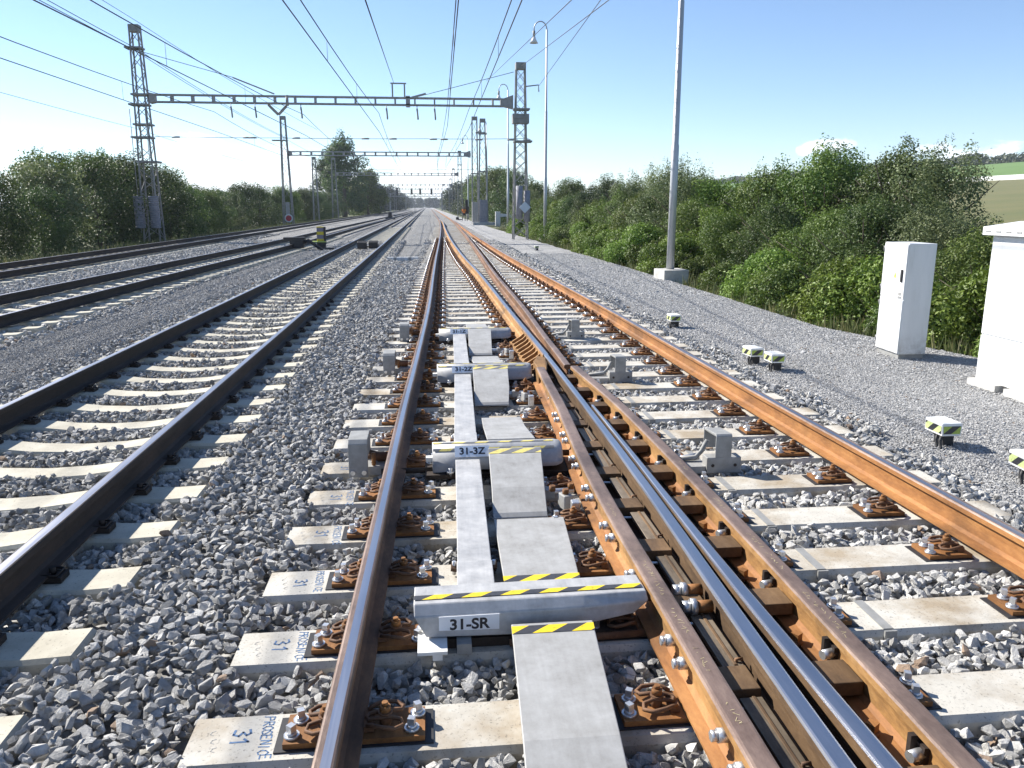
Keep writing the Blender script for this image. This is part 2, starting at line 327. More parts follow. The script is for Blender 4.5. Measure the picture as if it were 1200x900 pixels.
class MB:
    """collects boxes, bars and tubes into one mesh"""
    def __init__(s): s.v, s.f, s.m, s.mats, s.sm = [], [], [], [], []
    def mi(s, mat):
        if mat not in s.mats: s.mats.append(mat)
        return s.mats.index(mat)
    def add(s, vs, fs, mat, smooth=False):
        o = len(s.v); s.v += [tuple(p) for p in vs]; k = s.mi(mat)
        for f in fs: s.f.append(tuple(i + o for i in f)); s.m.append(k); s.sm.append(smooth)
        return s
    def box(s, c, size, mat, rot=None, taper=1.0):
        x, y, z = (q / 2 for q in size)
        vs = [Vector((sx * x * (taper if sz > 0 else 1), sy * y * (taper if sz > 0 else 1), sz * z)) for sz in (-1, 1) for sy in (-1, 1) for sx in (-1, 1)]
        if rot is not None: vs = [Euler(rot).to_matrix() @ v for v in vs]
        vs = [v + Vector(c) for v in vs]
        return s.add(vs, [(0, 2, 3, 1), (4, 5, 7, 6), (0, 1, 5, 4), (2, 6, 7, 3), (0, 4, 6, 2), (1, 3, 7, 5)], mat)
    def prism(s, poly, a, b, axis, mat, mats=None):
        """poly in the two other axes, swept from a to b along axis ('x','y','z')"""
        n = len(poly)
        def P(p, t): return {'x': (t, p[0], p[1]), 'y': (p[0], t, p[1]), 'z': (p[0], p[1], t)}[axis]
        vs = [P(p, a) for p in poly] + [P(p, b) for p in poly]
        for i in range(n):
            j = (i + 1) % n
            s_m = mats[i] if mats else mat
            o = len(s.v)
            s.add([vs[i], vs[j], vs[n + j], vs[n + i]], [(0, 1, 2, 3)], s_m)
        s.add(vs, [tuple(range(n))[::-1], tuple(range(n, 2 * n))], mat)
        return s
    def tube(s, pts, r, mat, n=6, cap=True, smooth=True):
        pts = [Vector(p) for p in pts]
        rs = r if isinstance(r, (list, tuple)) else [r] * len(pts)
        rings = []
        up = None
        for i, p in enumerate(pts):
            t = (pts[min(i + 1, len(pts) - 1)] - pts[max(i - 1, 0)]).normalized()
            if up is None:
                up = Vector((0, 0, 1)) if abs(t.z) < 0.9 else Vector((0, 1, 0))
            u = t.cross(up).normalized(); w = u.cross(t).normalized(); up = w
            rings.append([p + (u * math.cos(a) + w * math.sin(a)) * rs[i] for a in [2 * PI * k / n for k in range(n)]])
        vs = [v for g in rings for v in g]
        fs = []
        for i in range(len(pts) - 1):
            for k in range(n):
                a, b = i * n + k, i * n + (k + 1) % n
                fs.append((a, b, b + n, a + n))
        s.add(vs, fs, mat, smooth)
        if cap: s.add(rings[0], [tuple(range(n))], mat); s.add(rings[-1], [tuple(range(n))[::-1]], mat)
        return s
    def cyl(s, a, b, r, mat, n=10, r2=None): return s.tube([a, b], [r, r if r2 is None else r2], mat, n)
    def bar(s, a, b, w, h, mat):
        """a rectangular bar from a to b"""
        a, b = Vector(a), Vector(b); t = (b - a).normalized()
        up = Vector((0, 0, 1)) if abs(t.z) < 0.95 else Vector((0, 1, 0))
        u = t.cross(up).normalized() * w / 2; q = u.cross(t).normalized() * h / 2
        vs = [a - u - q, a + u - q, a + u + q, a - u + q, b - u - q, b + u - q, b + u + q, b - u + q]
        return s.add(vs, [(0, 3, 2, 1), (4, 5, 6, 7), (0, 1, 5, 4), (1, 2, 6, 5), (2, 3, 7, 6), (3, 0, 4, 7)], mat)
    def mesh(s, name, fix=True):
        me = bpy.data.meshes.new(name); me.from_pydata(s.v, [], s.f)
        for m in s.mats: me.materials.append(MATS[m])
        me.polygons.foreach_set('material_index', s.m); me.polygons.foreach_set('use_smooth', s.sm)
        if fix:
            bm = bmesh.new(); bm.from_mesh(me); bmesh.ops.remove_doubles(bm, verts=bm.verts, dist=1e-5)
            bmesh.ops.recalc_face_normals(bm, faces=bm.faces); bm.to_mesh(me); bm.free()
        me.update(); return me
    def build(s, name, parent=None, bevel=0.0, seg=2, join=False):
        """one object for each separate piece; join=True keeps many tiny pieces as one part of kind stuff"""
        me = s.mesh(name)
        parts = [me] if join else pieces_of(me, name)
        for k, m_ in enumerate(parts):
            o = link(name, m_, parent)
            if join: o['kind'] = 'stuff'
            if bevel:
                b = o.modifiers.new('bevel', 'BEVEL'); b.width = bevel; b.segments = seg; b.limit_method = 'ANGLE'; b.angle_limit = R(35)
        return o
def pieces_of(me, name):
    """split a mesh into the groups of its loose islands that touch"""
    n = len(me.vertices); par = list(range(n))
    def find(i):
        while par[i] != i: par[i] = par[par[i]]; i = par[i]
        return i
    for p in me.polygons:
        v = p.vertices; r0 = find(v[0])
        for i in v[1:]: par[find(i)] = r0
    ids = {}
    for i in range(n): ids.setdefault(find(i), []).append(i)
    if len(ids) < 2: return [me]
    isl = list(ids.values()); co = [v.co for v in me.vertices]; bb = []
    for g in isl: bb.append([min(co[i][k] for i in g) for k in range(3)] + [max(co[i][k] for i in g) for k in range(3)])
    par2 = list(range(len(isl)))
    def f2(i):
        while par2[i] != i: i = par2[i]
        return i
    e = 0.002
    for i in range(len(isl)):
        for j in range(i):
            if all(bb[i][k] <= bb[j][k + 3] + e and bb[j][k] <= bb[i][k + 3] + e for k in range(3)): par2[f2(i)] = f2(j)
    gr = {}
    for i in range(len(isl)): gr.setdefault(f2(i), set()).update(isl[i])
    if len(gr) < 2: return [me]
    out = []
    for g in gr.values():
        idx = {v: k for k, v in enumerate(sorted(g))}; m = bpy.data.meshes.new(name)
        ps = [p for p in me.polygons if p.vertices[0] in g]
        m.from_pydata([co[v] for v in sorted(g)], [], [tuple(idx[v] for v in p.vertices) for p in ps])
        for mt in me.materials: m.materials.append(mt)
        m.polygons.foreach_set('material_index', [p.material_index for p in ps]); m.polygons.foreach_set('use_smooth', [p.use_smooth for p in ps]); m.update(); out.append(m)
    return out

class Curve:
    """monotone cubic x(y) through nodes"""
    def __init__(s, nodes):
        s.y = np.array([n[0] for n in nodes], float); s.x = np.array([n[1] for n in nodes], float)
        h = np.diff(s.y); dl = np.diff(s.x) / h; m = np.zeros(len(s.x))
        m[0], m[-1] = dl[0], dl[-1]
        for i in range(1, len(dl)):
            m[i] = (dl[i - 1] * h[i] + dl[i] * h[i - 1]) / (h[i] + h[i - 1])
        s.m = m
    def __call__(s, y):
        y = np.asarray(y, float); yc = np.clip(y, s.y[0], s.y[-1])
        i = np.clip(np.searchsorted(s.y, yc) - 1, 0, len(s.y) - 2)
        h = s.y[i + 1] - s.y[i]; q = (yc - s.y[i]) / h
        r = ((1 + 2 * q) * (1 - q) ** 2 * s.x[i] + q * (1 - q) ** 2 * h * s.m[i] + q * q * (3 - 2 * q) * s.x[i + 1] + q * q * (q - 1) * h * s.m[i + 1])
        return r + (y - yc) * np.where(y > yc, s.m[-1], s.m[0])
    def f(s, y): return float(s(y))

# the lines of the rails, X over Y (metres; Y runs along the main line, rail top at z = 0)
RAIL_L = Curve([(-4, -0.50), (2, -0.345), (4.1, -0.292), (6.3, -0.235), (8.5, -0.160), (12, -0.050), (19.7, 0.105), (26.6, 0.245), (32, 0.372), (60, 0.93), (85, 1.27), (97, 1.36), (130, 1.46), (290, 1.72), (460, 1.9)])
RAIL_R = Curve([(-4, 3.09), (3.5, 2.915), (5, 2.885), (6.5, 2.865), (8.8, 2.855), (12.3, 2.845), (19.5, 2.745), (26.4, 2.645), (32, 2.62), (60, 2.72), (85, 2.90), (130, 3.03), (290, 3.27), (460, 3.4)])
NOSE_L = Curve([(-4, 1.10), (1.9, 1.180), (2.95, 1.203), (4, 1.233), (6.3, 1.262), (8.4, 1.268), (12.1, 1.250), (19.6, 1.225), (26.5, 1.125), (32, 1.10), (60, 1.26), (85, 1.53), (104, 1.475)])
NOSE_R = Curve([(-4, 1.42), (1.9, 1.316), (2.95, 1.306), (4, 1.309), (5.2, 1.318), (6.3, 1.320)])
WING_L = Curve([(-4, 0.93), (1.95, 0.95), (2.8, 0.955), (4, 0.958), (4.6, 0.972), (6.44, 1.062), (7.4, 1.092), (7.9, 1.11)])
WING_R = Curve([(-4, 1.51), (1.9, 1.545), (2.5, 1.553), (3.9, 1.566), (5.3, 1.566), (6.4, 1.545), (7.4, 1.492), (7.95, 1.462)])
RAIL_R1 = Curve([(8.0, 1.405), (8.4, 1.414), (10, 1.445), (11.8, 1.495), (19.6, 1.605), (26.5, 1.765), (32, 1.89), (60, 2.39), (85, 2.74), (104, 2.895)])
A_L, A_R = -3.492, -1.956
RAIL_BL = Curve([(-5, -8.02), (15.7, -7.87), (21.6, -7.72), (35, -7.34), (67, -6.98), (130, -6.3), (300, -5.6)])
RAIL_CL = Curve([(-5, -12.2), (60, -12.1), (226, -10.8), (400, -10.0)])

# rail profile 60E1 (x, z), material slot by segment: h = head top, s = sides
PROFILE = [(-0.024, -0.0006, 'h'), (-0.008, 0.0, 'h'), (0.008, 0.0, 'h'), (0.024, -0.0006, 'h'), (0.031, -0.003, 'e'), (0.0355, -0.012, 's'), (0.0365, -0.037, 's'), (0.010, -0.052, 's'),
           (0.0083, -0.090, 's'), (0.011, -0.135, 's'), (0.030, -0.150, 's'), (0.075, -0.160, 's'), (0.075, -0.172, 's')]
PROFILE = PROFILE + [(-x, z, None) for x, z, _ in PROFILE[:3:-1]]
def ys_for(y0, y1):
    out, y = [y0], y0
    while y < y1:
        y += 0.35 if y < 14 else (1.2 if y < 40 else (5 if y < 120 else 25)); out.append(min(y, y1))
    return out
def rail_mesh(mb, fx, y0, y1, top, edge, side, wear=0.0, headw=None, z0=0.0, foot=None, band=0):
    """sweep the profile along x = fx(y); edge faces the left and right upper corners of the head"""
    n = len(PROFILE)
    seg = ['h', 'e', 's', 's', 's', 's', 's', 's', 's', 's', 's']
    names = []
    for i in range(n):
        zc = (PROFILE[i][1] + PROFILE[(i + 1) % n][1]) / 2
        names.append((edge if (band > 0 and i == 0) or (band < 0 and i == 2) else top) if zc > -0.0008 else (edge if zc > -0.009 else (foot if foot and zc < -0.13 else side)))
    ys = ys_for(y0, y1); rings = []
    for y in ys:
        x = float(fx(y)); hw = headw(y) if headw else 1.0
        rings.append([(x + p[0] * (hw if p[1] > -0.05 else 1), y, p[1] + z0) for p in PROFILE])
    for i in range(n):
        j = (i + 1) % n
        vs = [q for r in rings for q in (r[i], r[j])]
        mb.add(vs, [(2 * k, 2 * k + 1, 2 * k + 3, 2 * k + 2) for k in range(len(ys) - 1)], names[i])
    mb.add(rings[0], [tuple(range(n))], side); mb.add(rings[-1], [tuple(range(n))[::-1]], side)
    return mb

# ------------------------------------------------------------------ the setting: land, ballast bed, gravel
def grid_sheet(name, xs, ys, zf, mat):
    vs = [(x, y, zf(x, y)) for y in ys for x in xs]; nx = len(xs)
    fs = [(j * nx + i, j * nx + i + 1, (j + 1) * nx + i + 1, (j + 1) * nx + i) for j in range(len(ys) - 1) for i in range(nx - 1)]
    me = bpy.data.meshes.new(name); me.from_pydata(vs, [], fs); me.materials.append(MATS[mat]); me.update()
    return tag(link(name, me), kind='structure')
LX = [-4000, -1200, -300, -60, -22, -15.5, -13.2, -12.8, 6.9, 7.6, 30, 45, 95, 151, 300, 600, 1500, 4000]
LZ = [2, 0, -1.2, -1.2, -0.9, -0.5, -0.36, -0.36, -0.40, -0.95, -1.0, -0.6, 3.7, 8.3, 23.5, 42, 48, 50]
grid_sheet('ground', LX, [-400, -60, 0, 30, 100, 300, 700, 1500, 3500, 7000], lambda x, y: float(np.interp(x, LX, LZ)), 'land')
def edge_r(y): return (6.95 if y < 9 else (6.95 - (y - 9) * 0.27 if y < 12 else 6.14)) if y < 25 else 6.14 - min(1.0, (y - 25) * 0.012)
grid_sheet('ballast_bed', [-13.0, -12, -9.5, -5.75, -4.5, -1.4, -0.9, 1, 3.9, 4.2], [-6, 10, 40, 100, 250, 600, 1500], lambda x, y: -0.29, 'ballast_ground')
gys = list(np.arange(-6, 60, 0.5)) + [70, 90, 120, 180, 300, 600, 1500]
gv = []
for y in gys:
    e = edge_r(y) + 0.05 * math.sin(y * 1.3) + 0.04 * math.sin(y * 3.1 + 1)
    gv += [(3.50 + 0.05 * math.sin(y * 1.9), y, -0.286), (3.72, y, -0.262), (4.6, y, -0.25), (5.5, y, -0.252), (e, y, -0.275), (e + 0.35, y, -0.45)]
me = bpy.data.meshes.new('gravel_path'); me.from_pydata(gv, [], [(j * 6 + i, j * 6 + i + 1, j * 6 + i + 7, j * 6 + i + 6) for j in range(len(gys) - 1) for i in range(5)])
me.materials.append(MATS['gravel_ground']); tag(link('gravel_path', me), kind='structure')
me = bpy.data.meshes.new('gravel_walkway')
wys = [-6, 10, 20, 40, 80, 140, 300, 600]
wv = []
for y in wys: wv += [(-4.50, y, -0.285), (-4.62, y, -0.265), (float(RAIL_BL(y)) + 2.32, y, -0.265), (float(RAIL_BL(y)) + 2.2, y, -0.285)]
me.from_pydata(wv, [], [(j * 4 + i, j * 4 + i + 1, j * 4 + i + 5, j * 4 + i + 4) for j in range(len(wys) - 1) for i in range(3)])
me.materials.append(MATS['path_ground']); tag(link('gravel_walkway', me), kind='structure')
me = bpy.data.meshes.new('gravel_strip')
wv = []
wys = [27, 32, 45, 70, 110, 200, 500]
for y in wys: wv += [(-1.25, y, -0.283), (-1.1, y, -0.265), (min(float(RAIL_L(y)) - 0.8, 0.2), y, -0.265), (min(float(RAIL_L(y)) - 0.7, 0.3), y, -0.283)]
me.from_pydata(wv, [], [(j * 4 + i, j * 4 + i + 1, j * 4 + i + 5, j * 4 + i + 4) for j in range(len(wys) - 1) for i in range(3)])
me.materials.append(MATS['path_ground']); tag(link('gravel_strip', me), kind='structure')

# ------------------------------------------------------------------ tracks
def track(label, fl, fr, y1, sleepers, head='dull_steel', name='railway_track'):
    t = thing(name, label, 'railway track', group=None)
    for fx in (fl, fr):
        rail_mesh(MB(), fx, -4, y1, head, 'dark_rust', 'dark_rust').build('rail', t)
    return t
# dished concrete sleeper of the plain tracks, along x, seat height z = -0.20
def plain_sleeper_mesh():
    xs = [-1.27, -1.25, -1.06, -0.90, -0.70, -0.56, -0.32, 0, 0.32, 0.56, 0.70, 0.90, 1.06, 1.25, 1.27]
    zt = [-0.222, -0.203, -0.212, -0.205, -0.196, -0.206, -0.236, -0.250, -0.236, -0.206, -0.196, -0.205, -0.212, -0.203, -0.222]
    prof = lambda z: [(-0.15, -0.40), (-0.128, z - 0.018), (-0.112, z), (0.112, z), (0.128, z - 0.018), (0.15, -0.40)]
    rings = [[(x, p[0], p[1]) for p in prof(z)] for x, z in zip(xs, zt)]
    mb = MB(); n = 6
    for a, b in zip(rings[:-1], rings[1:]):
        mb.add(a + b, [(i, i + 1, n + i + 1, n + i) for i in range(n - 1)], 'track_sleeper_concrete')
    mb.add(rings[0], [tuple(range(n))], 'track_sleeper_concrete'); mb.add(rings[-1], [tuple(range(n))], 'track_sleeper_concrete')
    return mb.mesh('sleeper')
PLAIN = plain_sleeper_mesh()
def fastening_mesh():
    mb = MB()
    for s in (1,):
        mb.box((s * 0.125, 0, -0.188), (0.09, 0.10, 0.03), 'dark_rust'); mb.cyl((s * 0.115, 0, -0.175), (s * 0.115, 0, -0.135), 0.018, 'dark_rust', 6)
        mb.tube([(s * 0.08, -0.05, -0.158), (s * 0.15, -0.045, -0.165), (s * 0.15, 0.045, -0.165), (s * 0.08, 0.05, -0.158)], 0.008, 'dark_rust', 5)
    return mb.mesh('rail_fastening')
FAST = fastening_mesh()
SLEEPER_RECTS = []                       # x0, x1, y centre, half width
def lay_sleepers(t, fl, y0, y1, pitch, fast_to):
    y = y0
    while y < y1:
        cx = float(fl(y)) + 0.755
        o = link('sleeper', PLAIN, t); o.location = (cx, y, 0)
        SLEEPER_RECTS.append((cx - 1.27, cx + 1.27, y, 0.145))
        if y < fast_to:
            for s in (-0.755, 0.755):
                for q_ in (0, PI): f = link('rail_fastening', FAST, o); f.location = (s, 0, 0); f.rotation_euler = (0, 0, q_)
        y += pitch
    return t
tA = track('straight main track with dark rails and dished pale sleepers beside the ballast gap', lambda y: A_L, lambda y: A_R, 700, None)
lay_sleepers(tA, lambda y: A_L - 0.013 , 3.24 - 0.615 * 9, 72, 0.615, 16)
tB = track('second track from the left hedge, dark rails beyond the gravel walkway', RAIL_BL, lambda y: RAIL_BL(y) + 1.507, 300, None)
lay_sleepers(tB, RAIL_BL, 6.0, 50, 0.615, 0)
tC = track('outermost track right beside the left hedge, dark low rails', RAIL_CL, lambda y: RAIL_CL(y) + 1.507, 400, None)
lay_sleepers(tC, RAIL_CL, 14, 46, 0.615, 0)

# the turnout: everything bolted together is one thing
TT = thing('railway_turnout', 'rusty railway turnout with movable crossing nose, wing rails and long concrete sleepers in the middle', 'railway turnout')
rail_mesh(MB(), RAIL_L, -4, 460, 'bright_steel', 'worn_head', 'brown_rust', band=1).build('stock_rail', TT)
rail_mesh(MB(), RAIL_R, -4, 460, 'dull_steel', 'worn_head', 'orange_rust', band=-1).build('stock_rail', TT)['label'] = 'bright orange rusty stock rail on the right'
rail_mesh(MB(), NOSE_L, -4, 8.6, 'bright_steel', 'bright_steel', 'cradle_rust_shaded', headw=lambda y: min(1.0, max(0.72, 1 - (y - 3.2) * 0.09))).build('crossing_nose', TT)['label'] = 'polished steel point of the crossing'
rail_mesh(MB(), NOSE_R, -4, 6.3, 'bright_steel', 'bright_steel', 'cradle_rust_shaded', headw=lambda y: min(1.0, max(0.30, 1 - (y - 2.2) * 0.17)), z0=-0.002).build('crossing_nose', TT)['label'] = 'polished steel point of the crossing, right half'
rail_mesh(MB(), NOSE_L, 8.6, 104, 'bright_steel', 'worn_head', 'ochre_rust').build('closure_rail', TT)
rail_mesh(MB(), RAIL_R1, 8.0, 104, 'worn_head', 'worn_head', 'brown_rust').build('closure_rail', TT)
rail_mesh(MB(), WING_L, -4, 7.9, 'worn_head', 'worn_head', 'ochre_rust', headw=lambda y: 1.22, foot='orange_rust').build('wing_rail', TT)['label'] = 'brown wing rail with chalk marks and white hexagon bolts'
rail_mesh(MB(), WING_R, -4, 7.93, 'worn_head', 'worn_head', 'ochre_rust', headw=lambda y: 1.15, z0=0.001, foot='orange_rust').build('wing_rail', TT)
# bent horn that closes the left wing rail against the nose, and the ribbed casting beyond it
mb = MB()
mb.prism([(1.075, 7.78), (1.155, 7.78), (1.235, 8.45), (1.165, 8.55), (1.08, 8.25)], -0.165, -0.004, 'z', 'ochre_rust').build('wing_horn', TT, 0.006)
mb = MB()
for k in range(9):
    y = 8.62 + k * 0.215
    x0 = NOSE_L.f(y)
    mb.prism([(x0 - 0.03, -0.03), (x0 - 0.03, -0.165), (x0 - 0.20, -0.165), (x0 - 0.185, -0.14), (x0 - 0.08, -0.075)], y, y + 0.035, 'y', 'ochre_rust')
mb.box((NOSE_L.f(9.5) - 0.115, 9.5, -0.175), (0.20, 1.95, 0.02), 'ochre_rust')
mb.build('ribbed_casting', TT)

# long sleepers
def long_sleeper_mesh(x0, x1):
    mb = MB()
    mb.prism([(-0.15, -0.42), (-0.142, -0.225), (-0.125, -0.2), (0.125, -0.2), (0.142, -0.225), (0.15, -0.42)], x0, x1, 'x', 'sleeper_concrete')
    return mb.mesh('sleeper')
PITCH, Y0 = 0.588, 2.515
YS = [Y0 + PITCH * k for k in range(-8, 118)]
long_sleepers = []
_cache = {}
for y in YS:
    x0, x1 = RAIL_L.f(y) - 0.52, RAIL_R.f(y) + 0.52
    key = round((x1 - x0) * 12)
    if key not in _cache: _cache[key] = long_sleeper_mesh(0, key / 12)
    o = link('sleeper', _cache[key], TT); o.location = (x0 + random.uniform(-0.012, 0.012), y, random.uniform(-0.002, 0.002)); o.rotation_euler = (0, 0, random.uniform(-0.004, 0.004))
    SLEEPER_RECTS.append((x0, x0 + key / 12, y, 0.145)); long_sleepers.append(o)
# dark jointing strap on the longest sleepers (right of the wing rail)
mb = MB(); mb.box((0, 0, -0.1985), (0.045, 0.255, 0.004), 'bracket_paint'); mb.box((0, -0.146, -0.222), (0.055, 0.010, 0.05), 'bracket_paint'); STRAP = mb.mesh('strap')
for o, y in zip(long_sleepers, YS):
    if 3 < y < 12:
        s_ = link('strap', STRAP, o); s_.location = (2.02 - 0.02 * y - o.location.x, 0, 0.001)

# fastenings: plate, coach screws with washers, spring clip, nut
def plate_mesh(l, w):
    mb = MB(); mb.box((0, 0, -0.187), (l, w, 0.022), 'orange_rust'); return mb.mesh('base_plate')
def screw_mesh():
    mb = MB()
    mb.cyl((0, 0, -0.178), (0, 0, -0.168), 0.027, 'zinc_bolt', 12); mb.cyl((0, 0, -0.168), (0, 0, -0.158), 0.020, 'zinc_bolt', 10, 0.016)
    mb.box((0, 0, -0.146), (0.024, 0.024, 0.028), 'zinc_bolt', (0, 0, 0.5)); return mb.mesh('screw')
def clip_mesh():
    mb = MB(); h = [(0.075, 0.02, -0.150), (0.045, 0.018, -0.142), (0.0, 0.020, -0.138), (-0.035, 0.028, -0.145), (-0.042, 0.055, -0.150), (-0.015, 0.078, -0.146), (0.03, 0.075, -0.140), (0.060, 0.06, -0.142), (0.082, 0.045, -0.150)]
    mb.tube([(x, -y, z) for x, y, z in h[::-1]] + [(0.085, 0, -0.150)] + h, 0.0078, 'brown_rust', 6)
    return mb.mesh('spring_clip')
def nut_mesh():
    mb = MB()
    mb.cyl((0.02, 0, -0.18), (0.02, 0, -0.134), 0.022, 'brown_rust', 8); mb.cyl((0.02, 0, -0.134), (0.02, 0, -0.128), 0.026, 'brown_rust', 10)
    mb.cyl((0.02, 0, -0.128), (0.02, 0, -0.106), 0.020, 'orange_rust', 6); mb.cyl((0.02, 0, -0.106), (0.02, 0, -0.092), 0.011, 'orange_rust', 8)
    mb.box((0.075, 0, -0.163), (0.035, 0.10, 0.022), 'brown_rust')
    return mb.mesh('clamp_nut')
PLATE, SCREW, CLIP, NUT = plate_mesh(0.235, 0.165), screw_mesh(), clip_mesh(), nut_mesh()
PAD = MB().box((0, 0, -0.1985), (0.27, 0.19, 0.005), 'black_rubber').mesh('rail_pad')
def fasten(x, y, side, inner=0.0, clip=True):
    """side = -1: plate reaches to the left of the rail, +1 to the right"""
    o = link('base_plate', PLATE, TT); o.location = (x + side * (0.165 + inner), y, 0.0)
    if side > 0: o.rotation_euler = (0, 0, PI)
    for k in (-1, 1):
        s_ = link('screw', SCREW, o); s_.location = (-0.082 + 0.01 * k, 0.042 * k, 0.0015); s_.rotation_euler = (0, 0, random.uniform(0, 1.5))
    if clip:
        c_ = link('spring_clip', CLIP, o); c_.location = (0.0, 0, 0)
        n_ = link('clamp_nut', NUT, o); n_.rotation_euler = (0, 0, 0)
    p_ = link('rail_pad', PAD, o); p_.location = (-0.012, 0, 0)
    return o
# the far plates are one small mesh each
mb = MB(); mb.box((0, 0, -0.187), (0.235, 0.165, 0.022), 'orange_rust')
for k in (-1, 1): mb.cyl((-0.077, 0.042 * k, -0.18), (-0.077, 0.042 * k, -0.135), 0.022, 'zinc_bolt', 5); mb.box((0.03, 0.05 * k, -0.15), (0.09, 0.03, 0.022), 'brown_rust')
mb.cyl((0.03, 0, -0.18), (0.03, 0, -0.10), 0.024, 'brown_rust', 6)
FARPLATE = mb.mesh('base_plate')
def far_fasten(x, y, side):
    o = link('base_plate', FARPLATE, TT); o.location = (x + side * 0.165, y, 0)
    if side > 0: o.rotation_euler = (0, 0, PI)
INNER = {(RAIL_L, -1): -0.085, (RAIL_L, 1): 0.0, (RAIL_R, -1): 0.07, (RAIL_R, 1): 0.0, (WING_L, -1): 0.02, (WING_R, 1): -0.03}
for y in YS:
    if y < 0.5: continue
    rows = [(RAIL_L, -1, 1), (RAIL_L, 1, 1), (RAIL_R, -1, 1), (RAIL_R, 1, 1)]
    if y < 8: rows += [(WING_L, -1, 1), (WING_R, 1, 0)]
    elif y < 60: rows += [(NOSE_L, -1, 1), (RAIL_R1, 1, 1)]
    for fx, s_, cl_ in rows:
        x = fx.f(y)
        if fx is NOSE_L and y < 10.6: x -= 0.13
        if y < 11.5: 
            if fx is RAIL_R and s_ > 0 and y > 7: continue
            fasten(x, y, s_, INNER.get((fx, s_), 0.02), bool(cl_))
        elif y < 46 and not (fx is RAIL_R and s_ > 0): far_fasten(x, y, s_)

# the trough of the crossing: dark floor, cross bars, slide plates, bolts and stops
def strip(fa, da, fb, db, y0, y1, z, mat, mb, th=0.02, n=14):
    ys = np.linspace(y0, y1, n)
    top = [(float(fa(y)) + da, y, z) for y in ys] + [(float(fb(y)) + db, y, z) for y in ys]
    low = [(a, b, c - th) for a, b, c in top]
    vs = top + low; N = 2 * n; fs = []
    for i in range(n - 1):
        fs += [(i, n + i, n + i + 1, i + 1), (N + i, N + i + 1, N + n + i + 1, N + n + i), (i, i + 1, N + i + 1, N + i), (n + i, N + n + i, N + n + i + 1, n + i + 1)]
    fs += [(0, N, N + n, n), (n - 1, 2 * n - 1, N + 2 * n - 1, N + n - 1)]
    return mb.add(vs, fs, mat)
strip(WING_L, 0.02, WING_R, -0.02, -4, 8.0, -0.176, 'dark_rust', MB(), 0.02, 30).build('crossing_floor', TT)
for y in YS:
    if not (0.5 < y < 8): continue
    wl_, wr_, nl, nr = WING_L.f(y) + 0.02, WING_R.f(y) - 0.02, NOSE_L.f(y) - 0.045, (NOSE_R.f(y) if y < 6 else NOSE_L.f(y)) + 0.045
    mb = MB()
    mb.box(((wl_ + nl) / 2, y, -0.108), (nl - wl_, 0.15, 0.055), 'cradle_rust_shaded'); mb.build('cross_bar', TT, 0.004)
    mb = MB()
    mb.box(((wr_ + nr) / 2, y, -0.108), (wr_ - nr, 0.15, 0.055), 'cradle_rust_shaded'); mb.build('cross_bar', TT, 0.004)
    y2 = y + 0.30
    if y2 < 7.4:
        nl2, wr2 = NOSE_L.f(y2), WING_R.f(y2)
        mb = MB()
        mb.box((nl2 - 0.085, y2 - 0.005, -0.112), (0.085, 0.40, 0.022), 'slide_metal'); mb.box((nl2 - 0.075, y2, -0.099), (0.014, 0.39, 0.006), 'cradle_rust_shaded')
        mb.build('slide_plate', TT, 0.003)
        mb = MB()
        mb.tube([(nl2 - 0.20, y2 + 0.15, -0.14), (nl2 - 0.185, y2 + 0.16, -0.118), (nl2 - 0.12, y2 + 0.15, -0.118), (nl2 - 0.07, y2 + 0.16, -0.112)], 0.008, 'zinc_bolt', 5)
        mb.tube([(nl2 - 0.07, y2 - 0.17, -0.13), (nl2 - 0.065, y2 - 0.17, -0.09), (nl2 - 0.04, y2 - 0.17, -0.09)], 0.008, 'brown_rust', 5)
        mb.build('retaining_hook', TT)
        mb = MB()
        mb.prism([(wr2 - 0.052, -0.135), (wr2 - 0.008, -0.135), (wr2 - 0.008, -0.05), (wr2 - 0.052, -0.05)], y2 - 0.13, y2 - 0.11, 'y', 'dark_rust')
        mb.cyl((wr2 - 0.075, y2 - 0.165, -0.098), (wr2 - 0.02, y2 - 0.150, -0.098), 0.019, 'zinc_bolt', 10); mb.box((wr2 - 0.02, y2 - 0.14, -0.098), (0.02, 0.06, 0.06), 'dark_rust')
        mb.build('stop_block', TT)
        mb = MB()
        mb.box((wr2 - 0.085, y2 + 0.03, -0.128), (0.034, 0.034, 0.03), 'orange_rust', (0, 0, 0.6)); mb.cyl((wr2 - 0.085, y2 + 0.03, -0.165), (wr2 - 0.085, y2 + 0.03, -0.143), 0.026, 'brown_rust', 8)
        mb.build('floor_bolt', TT)
    for dy in (0.07, 0.235):
        yb = y + dy + 0.05
        if yb > 6.6: continue
        x = WING_L.f(yb)
        mb = MB(); mb.cyl((x - 0.005, yb, -0.088), (x - 0.05, yb, -0.088), 0.024, 'zinc_bolt', 12); mb.cyl((x - 0.05, yb, -0.088), (x - 0.072, yb, -0.088), 0.019, 'zinc_bolt', 6)
        mb.build('wing_bolt', TT)
# big bolts that tie the nose by the front machine
for dx, dy in ((-0.13, 3.18), (-0.09, 3.03)):
    x = NOSE_L.f(dy); mb = MB()
    mb.cyl((x - 0.03, dy, -0.075), (x - 0.10, dy, -0.075), 0.028, 'orange_rust', 8); mb.cyl((x - 0.10, dy, -0.075), (x - 0.125, dy, -0.075), 0.036, 'zinc_bolt', 12)
    mb.cyl((x - 0.125, dy, -0.075), (x - 0.16, dy, -0.075), 0.028, 'zinc_bolt', 6); mb.build('tie_bolt', TT)
